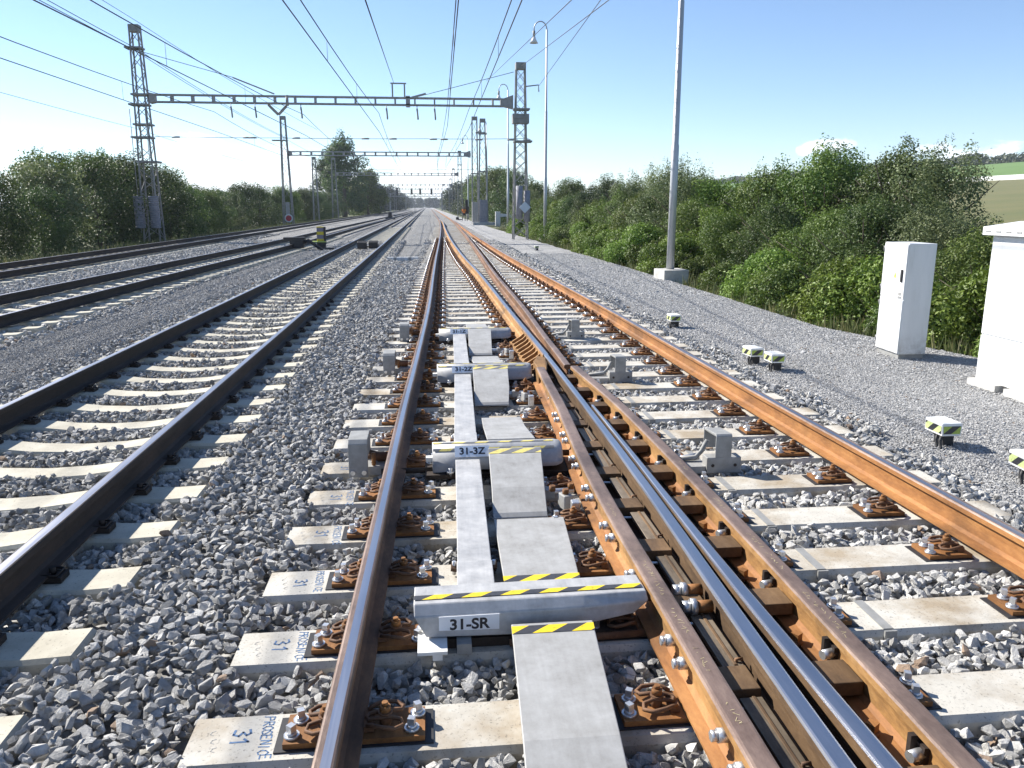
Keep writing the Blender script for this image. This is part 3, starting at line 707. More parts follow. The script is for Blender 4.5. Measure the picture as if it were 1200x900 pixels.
# chalk scribbles on the wing rails (worn, unreadable strokes) and blue handwriting on the sleeper ends
def strokes(mb, polys, org, adv, up, size, w, mat, z):
    for poly in polys:
        for (a, b) in zip(poly[:-1], poly[1:]):
            A = Vector(org) + Vector(adv) * a[0] * size + Vector(up) * a[1] * size; B = Vector(org) + Vector(adv) * b[0] * size + Vector(up) * b[1] * size
            t_ = (B - A); n_ = Vector((-t_.y, t_.x, 0)).normalized() * w / 2
            e = t_.normalized() * w * 0.3
            mb.add([A - e - n_, B + e - n_, B + e + n_, A - e + n_], [(0, 1, 2, 3)], mat)
G = {'P': [[(0, 0), (0.05, 1)], [(0.05, 1), (0.5, 0.95), (0.55, 0.6), (0.05, 0.5)]], 'R': [[(0, 0), (0.05, 1)], [(0.05, 1), (0.5, 0.95), (0.5, 0.6), (0.05, 0.5), (0.6, 0)]],
     'O': [[(0.3, 0), (0.02, 0.3), (0.05, 0.75), (0.3, 1), (0.58, 0.75), (0.58, 0.3), (0.3, 0)]], 'S': [[(0.55, 0.9), (0.25, 1), (0.05, 0.75), (0.5, 0.4), (0.5, 0.12), (0.2, 0), (0, 0.12)]],
     'E': [[(0.5, 1), (0.02, 1), (0, 0), (0.55, 0)], [(0.02, 0.5), (0.42, 0.52)]], 'N': [[(0, 0), (0.05, 1), (0.52, 0), (0.58, 1)]], 'I': [[(0.2, 0), (0.22, 1)]],
     'C': [[(0.55, 0.85), (0.3, 1), (0.03, 0.7), (0.03, 0.25), (0.3, 0), (0.58, 0.15)]], '3': [[(0.02, 0.9), (0.35, 1), (0.52, 0.78), (0.22, 0.55), (0.55, 0.35), (0.4, 0.03), (0, 0.08)]], '1': [[(0.1, 0.72), (0.36, 1), (0.34, 0)]]}
for o, y in zip(long_sleepers, YS):
    if not (2 < y < 5.5): continue
    mb = MB(); x0 = o.location.x; j = random.uniform(-0.022, 0.012); sz_ = random.uniform(0.9, 1.12)
    for k, ch in enumerate('PROSENICE'):
        jj = random.uniform(-0.06, 0.06)
        strokes(mb, G[ch], (0.243 + j + 0.0025 * k * random.uniform(0.5, 1.2), 0.112 - 0.0265 * sz_ * k + random.uniform(-.002, .002), -0.1992), (jj, -1, 0), (1, jj, 0), 0.037 * sz_, 0.0050, 'chalk_blue', 0)
    for k, ch in enumerate('31'):
        strokes(mb, G[ch], (0.150 + j, 0.055 + j * 1.5 - 0.046 * sz_ * k, -0.1992), (0, -1, 0), (1, random.uniform(-0.05, 0.15), 0), 0.062 * sz_, 0.0085, 'chalk_blue', 0)
    mb.build('handwriting', o, join=True)
    mb = MB()                                                      # cast-in maker's dents
    for k in range(3):
        strokes(mb, [[(0, 0.5), (0.2, 0.1), (0.6, 0), (0.8, 0.4)]], (0.065 + 0.012 * k, 0.05 - 0.045 * k, -0.1993), (0, -1, 0), (1, 0, 0), 0.03, 0.003, 'bracket_paint', 0)
    mb.build('cast_mark', o, join=True)
for fx, ys_ in ((WING_L, (2.15, 2.45, 2.72, 3.02, 3.22, 3.9)), (WING_R, (2.62, 2.8, 3.2, 3.45, 3.95, 4.6))):
    for yy in ys_:
        mb = MB()
        for k in range(random.randint(5, 8)):
            y = yy + k * 0.028; x = fx.f(y); pts = [(random.uniform(-0.2, 0.9), random.uniform(-0.1, 1)) for _ in range(3)]
            strokes(mb, [pts], (x - 0.012, y, 0.0018), (0, -1, 0), (1, 0, 0), 0.024, 0.0016, 'chalk_yellow', 0)
        mb.build('chalk_mark', TT, join=True)

# ------------------------------------------------------------------ point machine covers, ducts and step plates
_text_cache = {}
def text_mesh(txt, size, bold=0.0):
    cu = bpy.data.curves.new('lettering', 'FONT'); cu.body = txt; cu.size = size; cu.align_x = 'CENTER'; cu.align_y = 'CENTER'; cu.offset = bold; cu.extrude = 0.0006
    o = bpy.data.objects.new('lettering_source', cu); COL.objects.link(o)
    dg = bpy.context.evaluated_depsgraph_get(); dg.update()
    me = bpy.data.meshes.new_from_object(o.evaluated_get(dg)); me.name = 'lettering'
    bpy.data.objects.remove(o); me.materials.clear(); me.materials.append(MATS['letter_black']); return me
def sign_plate(parent, txt, c, w, h, rx, rz=0.0):
    """a printed plate facing the camera side (-y), leaning back by rx"""
    mb = MB(); mb.box((0, 0, 0), (w, 0.003, h), 'label_white')
    p = mb.build('label_plate', parent); p.location = c; p.rotation_euler = (rx, 0, rz)
    l_ = link('lettering', text_mesh(txt, h * 0.84, 0.0019), p); l_.location = (0, -0.0022, -0.002 * h); l_.rotation_euler = (PI / 2, 0, 0)
# front machine 31-SR: a folded housing that narrows to the right
t = thing('point_machine_cover', 'long folded grey metal cover marked 31-SR with yellow and black stripes', 'machine cover', (0, 3.0, 0), group='point machine covers between the rails')
def q(x, y, z): return (x, y - 3.0, z)
mb = MB()
L = [q(-0.095, 3.215, -0.012), q(-0.095, 3.045, -0.006), q(-0.095, 3.005, -0.045), q(-0.045, 2.998, -0.135), q(-0.045, 3.215, -0.135)]
Mi = [q(0.45, 3.225, -0.012), q(0.45, 3.055, -0.006), q(0.45, 3.015, -0.045), q(0.45, 3.008, -0.150), q(0.45, 3.225, -0.150)]
Ms = [q(0.62, 3.228, -0.012), q(0.62, 3.06, -0.006), q(0.62, 3.02, -0.045), q(0.62, 3.018, -0.125), q(0.62, 3.228, -0.125)]
Rr = [q(0.895, 3.235, -0.012), q(0.895, 3.07, -0.008), q(0.905, 3.05, -0.045), q(0.84, 3.05, -0.102), q(0.84, 3.235, -0.102)]
for a, b in ((L, Mi), (Mi, Ms), (Ms, Rr)):
    mb.add(a + b, [(i, (i + 1) % 5, 5 + (i + 1) % 5, 5 + i) for i in range(5)], 'cover_metal')
mb.add(L, [(0, 1, 2, 3, 4)], 'cover_metal'); mb.add(Rr, [(4, 3, 2, 1, 0)], 'cover_metal')
mb.build('housing', t, 0.006)
mb = MB(); mb.add([q(-0.093, 3.075, -0.0055), q(0.885, 3.098, -0.0062), q(0.885, 3.135, -0.0072), q(-0.093, 3.115, -0.0065)], [(0, 1, 2, 3)], 'hazard_tape')
o = mb.build('hazard_stripe', t); o.location.z = 0.0022
sign_plate(t, '31-SR', q(0.133, 3.0035, -0.085), 0.25, 0.082, R(4.5), R(1.0))
mb = MB(); mb.box(q(-0.02, 3.0, -0.15), (0.12, 0.20, 0.014), 'dusty_white'); mb.box(q(0.0, 2.93, -0.17), (0.04, 0.05, 0.03), 'dusty_white'); mb.box(q(0.11, 2.985, -0.170), (0.06, 0.06, 0.045), 'bracket_paint')
mb.build('latch', t)
mb = MB(); mb.box(q(0.40, 3.10, -0.185), (0.9, 0.16, 0.05), 'dark_rust'); mb.cyl(q(0.30, 3.0, -0.178), q(0.93, 3.02, -0.178), 0.016, 'brown_rust', 8); mb.cyl(q(0.84, 3.12, -0.06), q(0.935, 3.12, -0.06), 0.025, 'brown_rust', 8)
mb.build('drive_rod', t)
# half-round machine tubes 31-3Z, 31-2Z, 31-1Z
def tube_machine(txt, x0, x1, yc, r, label, stripes):
    t = thing('point_machine_cover', label, 'machine cover', (0, yc, 0), group='point machine covers between the rails')
    pts = [(r * math.cos(a), -0.145 + (r + 0.0) * math.sin(a) * 1.02) for a in [PI * k / 16 for k in range(17)]]
    pts = [(p[0], p[1]) for p in pts]
    pts = [(r, -0.17)] + pts + [(-r, -0.17)]
    mb = MB()
    n = len(pts)
    xs = [x0, x0 + 0.3, x1 - 0.05, x1 - 0.012, x1]
    sc = [1, 1, 1, 0.95, 0.86]
    rings = [[(x, p[0] * s_, -0.145 + (p[1] + 0.145) * s_ + (0.05 * (i / 4) if p[1] < -0.14 else 0)) for p in pts] for i, (x, s_) in enumerate(zip(xs, sc))]
    for a, b in zip(rings[:-1], rings[1:]):
        mb.add(a + b, [(i, i + 1, n + i + 1, n + i) for i in range(n - 1)], 'cover_metal', True)
    mb.add(rings[0], [tuple(range(n))], 'cover_metal'); mb.add(rings[-1], [tuple(range(n))[::-1]], 'cover_metal')
    mb.build('housing', t)
    if stripes:
        for a0, a1 in stripes:
            aa = [R(a0 + (a1 - a0) * k / 3) for k in range(4)]
            mb = MB(); rr = r + 0.0025
            va = [(x0 + 0.005, rr * math.cos(a), -0.145 + rr * math.sin(a) * 1.02) for a in aa]; vb = [(x1 - 0.06, y_, z_) for _, y_, z_ in va]
            mb.add(va + vb, [(i, i + 1, 5 + i, 4 + i) for i in range(3)], 'hazard_worn'); mb.build('hazard_stripe', t)
    rr = r + 0.004
    sign_plate(t, txt, (x0 + 0.27, -rr * math.cos(R(46)), -0.145 + rr * math.sin(R(46)) * 1.02), 0.235, 0.085, -R(44))
    mb = MB(); mb.box((x0 - 0.02, -r * 0.3, -0.10), (0.05, 0.05, 0.03), 'dusty_white'); mb.cyl((x0 + 0.12, -r - 0.03, -0.185), (x0 + 0.12, -r - 0.03, -0.13), 0.014, 'zinc_bolt', 8)
    mb.cyl((x0 + 0.12, -r - 0.03, -0.165), (x0 + 0.12, -r - 0.03, -0.150), 0.028, 'zinc_bolt', 10)
    mb.build('latch', t)
    mb = MB(); mb.box(((x0 + x1) / 2, -0.02, -0.188), (x1 - x0 + 0.1, r * 2.3, 0.03), 'dark_rust'); mb.cyl((x0 - 0.35, -r * 0.5, -0.172), (x0, -r * 0.5, -0.172), 0.02, 'dark_rust', 8); mb.cyl((x1 - 0.05, 0, -0.10), (x1 + 0.06, 0, -0.10), 0.022, 'brown_rust', 8)
    mb.build('drive_rod', t)
    return t
tube_machine('31-3Z', -0.005, 0.895, 5.33, 0.142, 'grey half-round tube marked 31-3Z with worn striped tape', [(92, 101), (122, 131)])
tube_machine('31-2Z', 0.060, 1.040, 8.15, 0.142, 'grey half-round tube marked 31-2Z beside the bent wing rail', [(80, 92), (112, 120)])
tube_machine('31-1Z', 0.115, 1.090, 10.75, 0.125, 'farthest grey machine tube marked 31-1Z before the ribbed casting', [(90, 101)])
# step plates that slope down from the covers
def step_plate(label, rows, stripe=None, th=0.012):
    """rows: (y, x0, x1, z) from the back edge to the front edge"""
    yc = rows[0][0]
    t = thing('step_plate', label, 'step plate', (0, yc, 0), group='sloping metal step plates')
    mb = MB(); n = len(rows); xs0 = lambda r_: r_[1] + 0.0
    top = []
    for y, x0, x1, z in rows: top += [(x0, y - yc, z), (x1, y - yc, z)]
    y, x0, x1, z = rows[-1]
    skirt = min(0.07, max(0.0, z + 0.205))
    low = []
    for y, x0, x1, z in rows: low += [(x0, y - yc + (0 if y != rows[-1][0] else 0), z - th), (x1, y - yc, z - th)]
    V = top + low; N = 2 * n; fs = []
    for i in range(n - 1):
        a = 2 * i
        fs += [(a, a + 1, a + 3, a + 2), (N + a, N + a + 2, N + a + 3, N + a + 1), (a, a + 2, N + a + 2, N + a), (a + 1, N + a + 1, N + a + 3, a + 3)]
    fs += [(0, N, N + 1, 1), (N - 2, N - 1, 2 * N - 1, 2 * N - 2)]
    mb.add(V, fs, 'plate_metal'); mb.build('plate', t, 0.004)
    # side skirts that carry the plate
    mb = MB()
    for k in (0, 1):
        pts = [(r_[1] + 0.012 if k == 0 else r_[2] - 0.012, r_[0] - yc, r_[3] - th) for r_ in rows[:-1]]
        lo = [(p[0], p[1], -0.2) for p in pts]
        m_ = len(pts); d_ = 0.008 if k == 0 else -0.008
        for i in range(m_ - 1):
            vs = [pts[i], pts[i + 1], lo[i + 1], lo[i]]; vs2 = [(p[0] + d_, p[1], p[2]) for p in vs]
            mb.add(vs + vs2, [(0, 1, 2, 3), (4, 7, 6, 5), (0, 4, 5, 1), (1, 5, 6, 2), (2, 6, 7, 3), (3, 7, 4, 0)], 'bracket_paint')
    mb.build('skirt', t)
    if stripe:
        (f0, f1, mat_) = stripe
        def at(f):
            (ya, xa, xb, za), (yb, xc, xd, zb) = rows[0], rows[1]
            return [(xa + (xc - xa) * f, ya + (yb - ya) * f - yc, za + (zb - za) * f + 0.002), (xb + (xd - xb) * f, ya + (yb - ya) * f - yc, za + (zb - za) * f + 0.002)]
        A, B = at(f0), at(f1)
        mb = MB(); mb.add([A[0], A[1], B[1], B[0]], [(0, 1, 2, 3)], mat_); mb.build('hazard_stripe', t)
    return t
step_plate('nearest pale sloping step plate in front of the 31-SR cover', [(2.955, 0.302, 0.640, -0.068), (2.25, 0.268, 0.590, -0.088), (1.78, 0.245, 0.565, -0.17), (1.70, 0.245, 0.565, -0.19)], (0.03, 0.11, 'hazard_tape'))
step_plate('wide low metal step plate just behind the 31-SR cover', [(4.24, 0.335, 0.735, -0.135), (3.60, 0.318, 0.685, -0.10), (3.24, 0.31, 0.655, -0.085)], None)
step_plate('metal step plate sloping down in front of the 31-3Z tube', [(5.20, 0.375, 0.735, -0.010), (4.62, 0.352, 0.680, -0.085), (4.37, 0.340, 0.660, -0.150), (4.34, 0.340, 0.660, -0.17)], (0.03, 0.16, 'hazard_worn'))
step_plate('small flat step plate behind the 31-3Z tube', [(6.45, 0.41, 0.74, -0.13), (6.1, 0.40, 0.735, -0.11), (5.45, 0.385, 0.73, -0.02)], None)
step_plate('metal step plate sloping down in front of the 31-2Z tube', [(8.04, 0.425, 0.785, -0.010), (7.35, 0.40, 0.735, -0.085), (7.05, 0.385, 0.70, -0.145), (7.02, 0.385, 0.70, -0.165)], (0.03, 0.14, 'hazard_worn'))
step_plate('small flat step plate behind the 31-2Z tube', [(9.25, 0.47, 0.79, -0.13), (8.9, 0.46, 0.785, -0.11), (8.27, 0.45, 0.78, -0.02)], None)
step_plate('metal step plate sloping down in front of the 31-1Z tube', [(10.66, 0.51, 0.815, -0.020), (9.9, 0.475, 0.765, -0.085), (9.55, 0.46, 0.745, -0.145), (9.52, 0.46, 0.745, -0.165)], None)
step_plate('flat step plate behind the farthest 31-1Z tube', [(11.9, 0.53, 0.83, -0.13), (11.5, 0.52, 0.825, -0.11), (10.85, 0.50, 0.815, -0.03)], None)
o = MB().add([(0.312, 3.43, 0), (0.672, 3.43, 0), (0.668, 3.37, 0), (0.311, 3.37, 0)], [(0, 1, 2, 3)], 'hazard_tape').build('hazard_stripe'); o.location = (0, 0, -0.0875)
pl_ = [x for x in bpy.data.objects if x.get('label', '').startswith('wide low')][0]; o.parent = pl_; o.location = (0, -4.24, -0.0875)
# long cable ducts between the covers
def duct(label, y0, y1, xa, xb, w=0.165):
    t = thing('cable_duct', label, 'cable duct', (xa, y0, 0), math.atan2(-(xb - xa), y1 - y0), group='flat metal ducts between the covers')
    ln = math.hypot(xb - xa, y1 - y0)
    mb = MB(); mb.box((0, ln / 2 , -0.105), (w, ln, 0.06), 'cover_metal'); mb.build('lid', t, 0.004)
    mb = MB(); mb.box((0, 0.17, -0.104), (w + 0.006, 0.30, 0.066), 'cover_metal'); mb.build('lid', t, 0.004)
    mb = MB()
    for s in (-1, 1): mb.box((s * (w / 2 - 0.012), ln / 2, -0.165), (0.01, ln - 0.06, 0.058), 'bracket_paint')
    mb.build('side_wall', t)
    mb = MB()
    for s in (-1, 1):
        mb.box((s * (w / 2 + 0.016), 0.42, -0.15), (0.03, 0.05, 0.02), 'brown_rust', (0.3, 0.2, 0)); mb.cyl((s * (w / 2 + 0.016), 0.42, -0.19), (s * (w / 2 + 0.016), 0.42, -0.12), 0.010, 'zinc_bolt', 6)
    mb.build('holding_clip', t)
duct('nearest long metal duct between the 31-SR cover and the 31-3Z tube', 3.26, 5.17, 0.178, 0.232)
duct('middle metal duct between the 31-3Z tube and the 31-2Z tube', 5.49, 7.98, 0.235, 0.318)
duct('farthest metal duct between the 31-2Z tube and the 31-1Z tube', 8.31, 10.6, 0.325, 0.385)
# hydraulic jack brackets outside the rails
def bracket_left(label, x, y, h=1.0):
    t = thing('bracket_cover', label, 'bracket cover', (x, y, -0.2), group='grey bracket covers outside the left rail')
    mb = MB(); mb.prism([(-0.14, 0.0), (-0.14, 0.235 * h), (-0.11, 0.262 * h), (0.11, 0.262 * h), (0.14, 0.235 * h), (0.14, 0.0), (0.128, 0), (0.128, 0.225 * h), (0.10, 0.25 * h), (-0.10, 0.25 * h), (-0.128, 0.225 * h), (-0.128, 0)], -0.065, 0.065, 'x', 'bracket_paint'); mb.build('hood', t, 0.004)
    mb = MB()
    for s in (-1, 1): mb.cyl((s * 0.038, -0.139, 0.035), (s * 0.038, -0.152, 0.035), 0.017, 'zinc_bolt', 10)
    mb.build('bolt_or_dark_hole', t)
    mb = MB(); mb.tube([(0.06, 0, 0.12), (0.13, 0, 0.10), (0.20, 0, 0.10)], 0.035, 'brown_rust', 8); mb.box((0.15, -0.03, 0.035), (0.22, 0.16, 0.06), 'bracket_paint'); mb.cyl((0.1, -0.09, 0.07), (0.1, -0.09, 0.16), 0.014, 'orange_rust', 6)
    mb.build('crank', t)
bracket_left('nearest grey bracket hood with two bolts outside the left rail', -0.505, 5.37)
bracket_left('middle grey bracket hood outside the left rail, level with the 31-2Z tube', -0.455, 8.75, 0.9)
bracket_left('farthest small grey bracket hood outside the left rail, level with the 31-1Z tube', -0.35, 10.95, 0.9)
def bracket_right(label, x, y):
    t = thing('bracket_cover', label, 'bracket cover', (x, y, -0.2), group='grey bracket blocks right of the wing rail')
    mb = MB(); mb.box((0.015, -0.02, 0.045), (0.245, 0.10, 0.115), 'bracket_paint'); mb.build('base_block', t, 0.006)
    mb = MB()
    for s in (-1, 1): mb.cyl((0.015 + s * 0.08, -0.065, 0.045), (0.015 + s * 0.08, -0.0725, 0.045), 0.012, 'dark_rust', 10)  # dark discs stand in for the shaded holes of the block
    mb.build('bolt_or_dark_hole', t)
    mb = MB(); mb.prism([(-0.07, 0.10), (-0.07, 0.255), (-0.055, 0.268), (0.17, 0.250), (0.185, 0.235), (0.185, 0.10), (0.175, 0.10), (0.175, 0.232), (-0.058, 0.25), (-0.058, 0.10)], -0.05, 0.065, 'x', 'bracket_paint'); mb.build('hood', t, 0.004)
    mb = MB(); mb.tube([(-0.05, 0.10, 0.18), (-0.09, 0.10, 0.10), (-0.14, 0.08, 0.06), (-0.30, 0.08, 0.05)], 0.018, 'bracket_paint', 8); mb.box((-0.20, 0.02, 0.01), (0.22, 0.14, 0.05), 'plate_metal'); mb.cyl((-0.26, 0.12, 0.03), (-0.10, 0.14, 0.05), 0.028, 'zinc_bolt', 8)
    mb.build('crank', t)
bracket_right('nearest grey bracket block with holes right of the wing rail', 1.99, 5.17)
bracket_right('middle grey bracket block right of the wing rail, level with the wing bend', 1.965, 8.1)
bracket_right('farthest grey bracket block right of the rusty rails, near the 31-1Z tube', 1.99, 10.85)
# linkage clutter between tubes and wing rail: white-metal couplings
for k, (x, y) in enumerate(((0.86, 4.55), (0.94, 7.25), (1.0, 9.6))):
    t = thing('coupling', ['nearest shiny coupling linkage beside the left wing rail', 'middle shiny coupling linkage beside the left wing rail', 'farthest coupling linkage beside the ribbed casting'][k], 'linkage', (x - 0.09, y, -0.2), group='coupling linkages by the wing rail')
    mb = MB(); mb.cyl((-0.16, 0.1, 0.06), (0.10, 0.12, 0.06), 0.022, 'zinc_bolt', 8); mb.box((-0.06, 0.1, 0.06), (0.07, 0.07, 0.06), 'plate_metal'); mb.build('rod', t, 0.004)
    mb = MB(); mb.box((0.02, -0.05, 0.06), (0.06, 0.09, 0.09), 'plate_metal', (0, 0, 0.3)); mb.box((0.06, -0.16, 0.05), (0.05, 0.06, 0.10), 'zinc_bolt'); mb.build('clevis', t, 0.006)
    mb = MB()
    for dx, dy in ((0.02, -0.05), (-0.05, 0.02), (0.07, 0.05)): mb.cyl((dx, dy, 0.1), (dx, dy, 0.135), 0.02, 'orange_rust', 6)
    mb.build('nut', t)

# ------------------------------------------------------------------ trackside boxes, cabinets, small signals
def box_marker(label, x, y, rz=0.0, dark=False):
    t = thing('detector_box', label, 'detector box', (x, y, -0.25), rz, group='white striped detector boxes on the gravel')
    mb = MB(); mb.prism([(-0.078, 0.095), (-0.085, 0.192), (-0.075, 0.198), (0.075, 0.198), (0.085, 0.192), (0.078, 0.095)], -0.11, 0.11, 'y', 'dusty_white'); mb.build('housing', t, 0.005)
    mb = MB(); mb.add([(-0.068, -0.1125, 0.112), (0.068, -0.1125, 0.112), (0.072, -0.1125, 0.175), (-0.072, -0.1125, 0.175)], [(0, 1, 2, 3)], 'box_tape_front_shaded'); mb.build('hazard_panel', t)
    mb = MB(); mb.add([(-0.0817, 0.10, 0.112), (-0.0817, -0.10, 0.112), (-0.0862, -0.10, 0.175), (-0.0862, 0.10, 0.175)], [(0, 1, 2, 3)], 'box_tape_side_sunlit'); mb.build('hazard_panel', t)
    mb = MB(); mb.box((0.03, 0.02, 0.04), (0.09, 0.12, 0.10), 'black_rubber'); mb.build('foot', t, 0.004)
    for k in (-0.08, -0.03):
        mb = MB(); mb.tube([(-0.06, k, 0.10), (-0.075, k - 0.01, 0.05), (-0.07, k - 0.02, 0.0), (-0.09, k - 0.05, -0.03)], 0.012, 'black_rubber', 6); mb.build('cable', t)
    return t
hazard('box_tape_front_shaded', 1, 0, -1.2, 0.14, (0.03, 0.03, 0.035), (0.36, 0.46, 0.07), 0.5)  # lime darkened: the shade of the near face is in the colour
hazard('box_tape_side_sunlit', 0, -1, -1.2, 0.14, (0.03, 0.03, 0.035), (0.60, 0.68, 0.28), 0.5)  # the same lime painted paler, as lit by the sun
box_marker('second nearest white box with lime and black stripes, alone on the gravel', 4.03, 5.72)
box_marker('nearest white striped box, cut by the picture edge', 4.07, 4.83, -0.1)
box_marker('front one of the pair of white striped boxes', 3.955, 8.72)
box_marker('rear one of the pair of white striped boxes', 3.86, 9.12, 0.1)
box_marker('small white striped box alone beside the rail, beyond the pair', 3.80, 12.1)
box_marker('dark small striped box far along the gravel, past the round bush', 4.60, 34.3)

t = thing('electrical_cabinet', 'tall narrow white electrical cabinet with a yellow warning triangle', 'electrical cabinet', (5.92, 9.42, -0.25), R(-3))
mb = MB(); mb.box((0, 0, 0.735), (0.345, 0.56, 1.35), 'white_paint'); mb.build('body', t, 0.006)
mb = MB(); mb.box((0, 0, 0.035), (0.31, 0.52, 0.07), 'bracket_paint'); mb.build('plinth', t)
mb = MB(); mb.box((-0.176, 0, 1.07), (0.012, 0.545, 0.66), 'white_paint'); dr = mb.build('door', t, 0.004)
mb = MB(); mb.box((-0.176, 0, 0.40), (0.012, 0.545, 0.66), 'white_paint'); mb.build('door', t, 0.004)
mb = MB(); mb.box((-0.190, -0.205, 1.02), (0.02, 0.032, 0.15), 'black_rubber'); mb.build('handle', t, 0.004)
mb = MB(); mb.box((-0.185, -0.19, 0.80), (0.006, 0.05, 0.035), 'plate_metal'); mb.box((-0.185, -0.19, 0.76), (0.006, 0.07, 0.02), 'bracket_paint'); mb.build('lock', t)
mb = MB(); mb.add([(-0.1835, -0.005, 0.985), (-0.1835, -0.085, 0.985), (-0.1835, -0.045, 1.06)], [(0, 1, 2)], 'lime_panel'); ws = mb.build('warning_sign', t)
mb = MB(); mb.add([(-0.1842, -0.043, 1.04), (-0.1842, -0.055, 1.015), (-0.1842, -0.046, 1.015), (-0.1842, -0.049, 0.993), (-0.1842, -0.036, 1.02), (-0.1842, -0.045, 1.02)], [(0, 1, 2, 3, 4, 5)], 'letter_black'); mb.build('bolt_symbol', ws)
mb = MB()
for k in range(4): mb.box((-0.1825, 0.17 - 0.03 * k, 1.035), (0.001, 0.012, 0.018), 'bracket_paint')
mb.build('number_strip', t, join=True)
for z in (0.16, 0.62, 0.82, 1.30):
    mb = MB(); mb.cyl((-0.184, 0.276, z), (-0.184, 0.276, z + 0.06), 0.009, 'plate_metal', 6); mb.build('hinge', t)

t = thing('relay_cabinet', 'large white relay cabinet with overhanging roof at the right edge', 'relay cabinet', (6.06, 6.75, -0.25), R(-1))
mb = MB(); mb.box((0, 0, 0.82), (0.62, 2.0, 1.50), 'white_paint'); mb.build('body', t, 0.008)
mb = MB(); mb.prism([(-0.40, 1.56), (-0.40, 1.645), (0, 1.70), (0.40, 1.645), (0.40, 1.56)], -1.06, 1.06, 'y', 'white_paint'); mb.build('roof', t, 0.006)
for k in range(2):
    mb = MB(); mb.box((-0.316, 0.5 - k, 1.05), (0.014, 0.985, 1.0), 'white_paint'); mb.build('door', t, 0.004)
    mb = MB(); mb.box((-0.316, 0.5 - k, 0.30), (0.014, 0.985, 0.46), 'white_paint'); mb.build('door', t, 0.004)
for k in range(14):
    mb = MB(); mb.box((-0.4035, 0.97 - 0.15 * k, 1.60), (0.004, 0.07, 0.012), 'bracket_paint')
    mb.build('vent_slot', t)
mb = MB()
for k in range(4): mb.box((-0.315, 0.80 - 0.55 * k, 0.03), (0.16, 0.42, 0.08), 'plain_concrete', (0, 0, 0.03 * (-1) ** k))
mb.box((0, 0, 0.035), (0.52, 1.9, 0.07), 'plain_concrete'); mb.build('plinth', t)

# yellow and grey banded marker post with a black junction box, between the tracks
t = thing('shunting_signal', 'low dwarf post with yellow and grey bands between the left tracks', 'dwarf signal', (-4.70, 36.3, -0.25))
mb = MB(); mb.box((0, 0, 0.66), (0.30, 0.26, 0.62), 'pole_bands'); mb.build('banded_housing', t, 0.02)
mb = MB(); mb.box((0.19, -0.02, 0.58), (0.07, 0.24, 0.76), 'black_rubber'); mb.build('rear_box', t, 0.01)
mb = MB(); mb.box((-0.08, 0, 0.325), (0.6, 0.34, 0.04), 'lime_panel'); mb.build('foot_plate', t)
mb = MB(); mb.box((0.02, 0, 0.15), (0.36, 0.3, 0.30), 'black_rubber'); mb.build('foot', t, 0.02)
t = thing('junction_box', 'black junction box with a thick cable, left of the banded dwarf post', 'junction box', (-5.65, 35.8, -0.25))
mb = MB(); mb.box((0, 0, 0.30), (0.58, 0.4, 0.44), 'black_rubber'); mb.box((-0.1, 0, 0.46), (0.9, 0.42, 0.16), 'black_rubber'); mb.build('housing', t, 0.02)
mb = MB(); mb.tube([(0.25, -0.1, 0.3), (0.5, -0.15, 0.42), (0.8, -0.2, 0.2), (1.1, -0.3, 0.02), (1.6, -0.4, 0.03)], 0.07, 'black_rubber', 8); mb.build('cable', t)
# two small black blocks between the rails of the main track
for k, (x, y) in enumerate(((-2.88, 35.8), (-2.42, 36.2))):
    t = thing('track_magnet', ['left one of two small black blocks between the main track rails', 'right one of two small black blocks between the main track rails'][k], 'track block', (x, y, -0.22), group='black blocks between the rails')
    mb = MB(); mb.prism([(-0.16, 0), (-0.16, 0.26), (0.0, 0.34), (0.13, 0.18), (0.13, 0)], -0.2, 0.2, 'x', 'black_rubber'); mb.build('housing', t, 0.01)
    mb = MB(); mb.box((0.26, 0.02, 0.09), (0.28, 0.12, 0.05), 'dark_rust'); mb.build('arm', t)
t = thing('fouling_marker', 'white bar with two dark bands lying on the ballast between the tracks', 'fouling marker', (-0.88, 28.0, -0.205))
mb = MB(); mb.prism([(-0.14, -0.04), (-0.12, 0.09), (0.12, 0.09), (0.14, -0.04)], -0.52, 0.52, 'x', 'white_paint'); mb.build('bar', t)
for x in (-0.27, 0.24):
    mb = MB(); mb.prism([(-0.145, -0.03), (-0.124, 0.095), (0.124, 0.095), (0.145, -0.03)], x - 0.05, x + 0.05, 'x', 'bracket_paint'); mb.build('band', t)

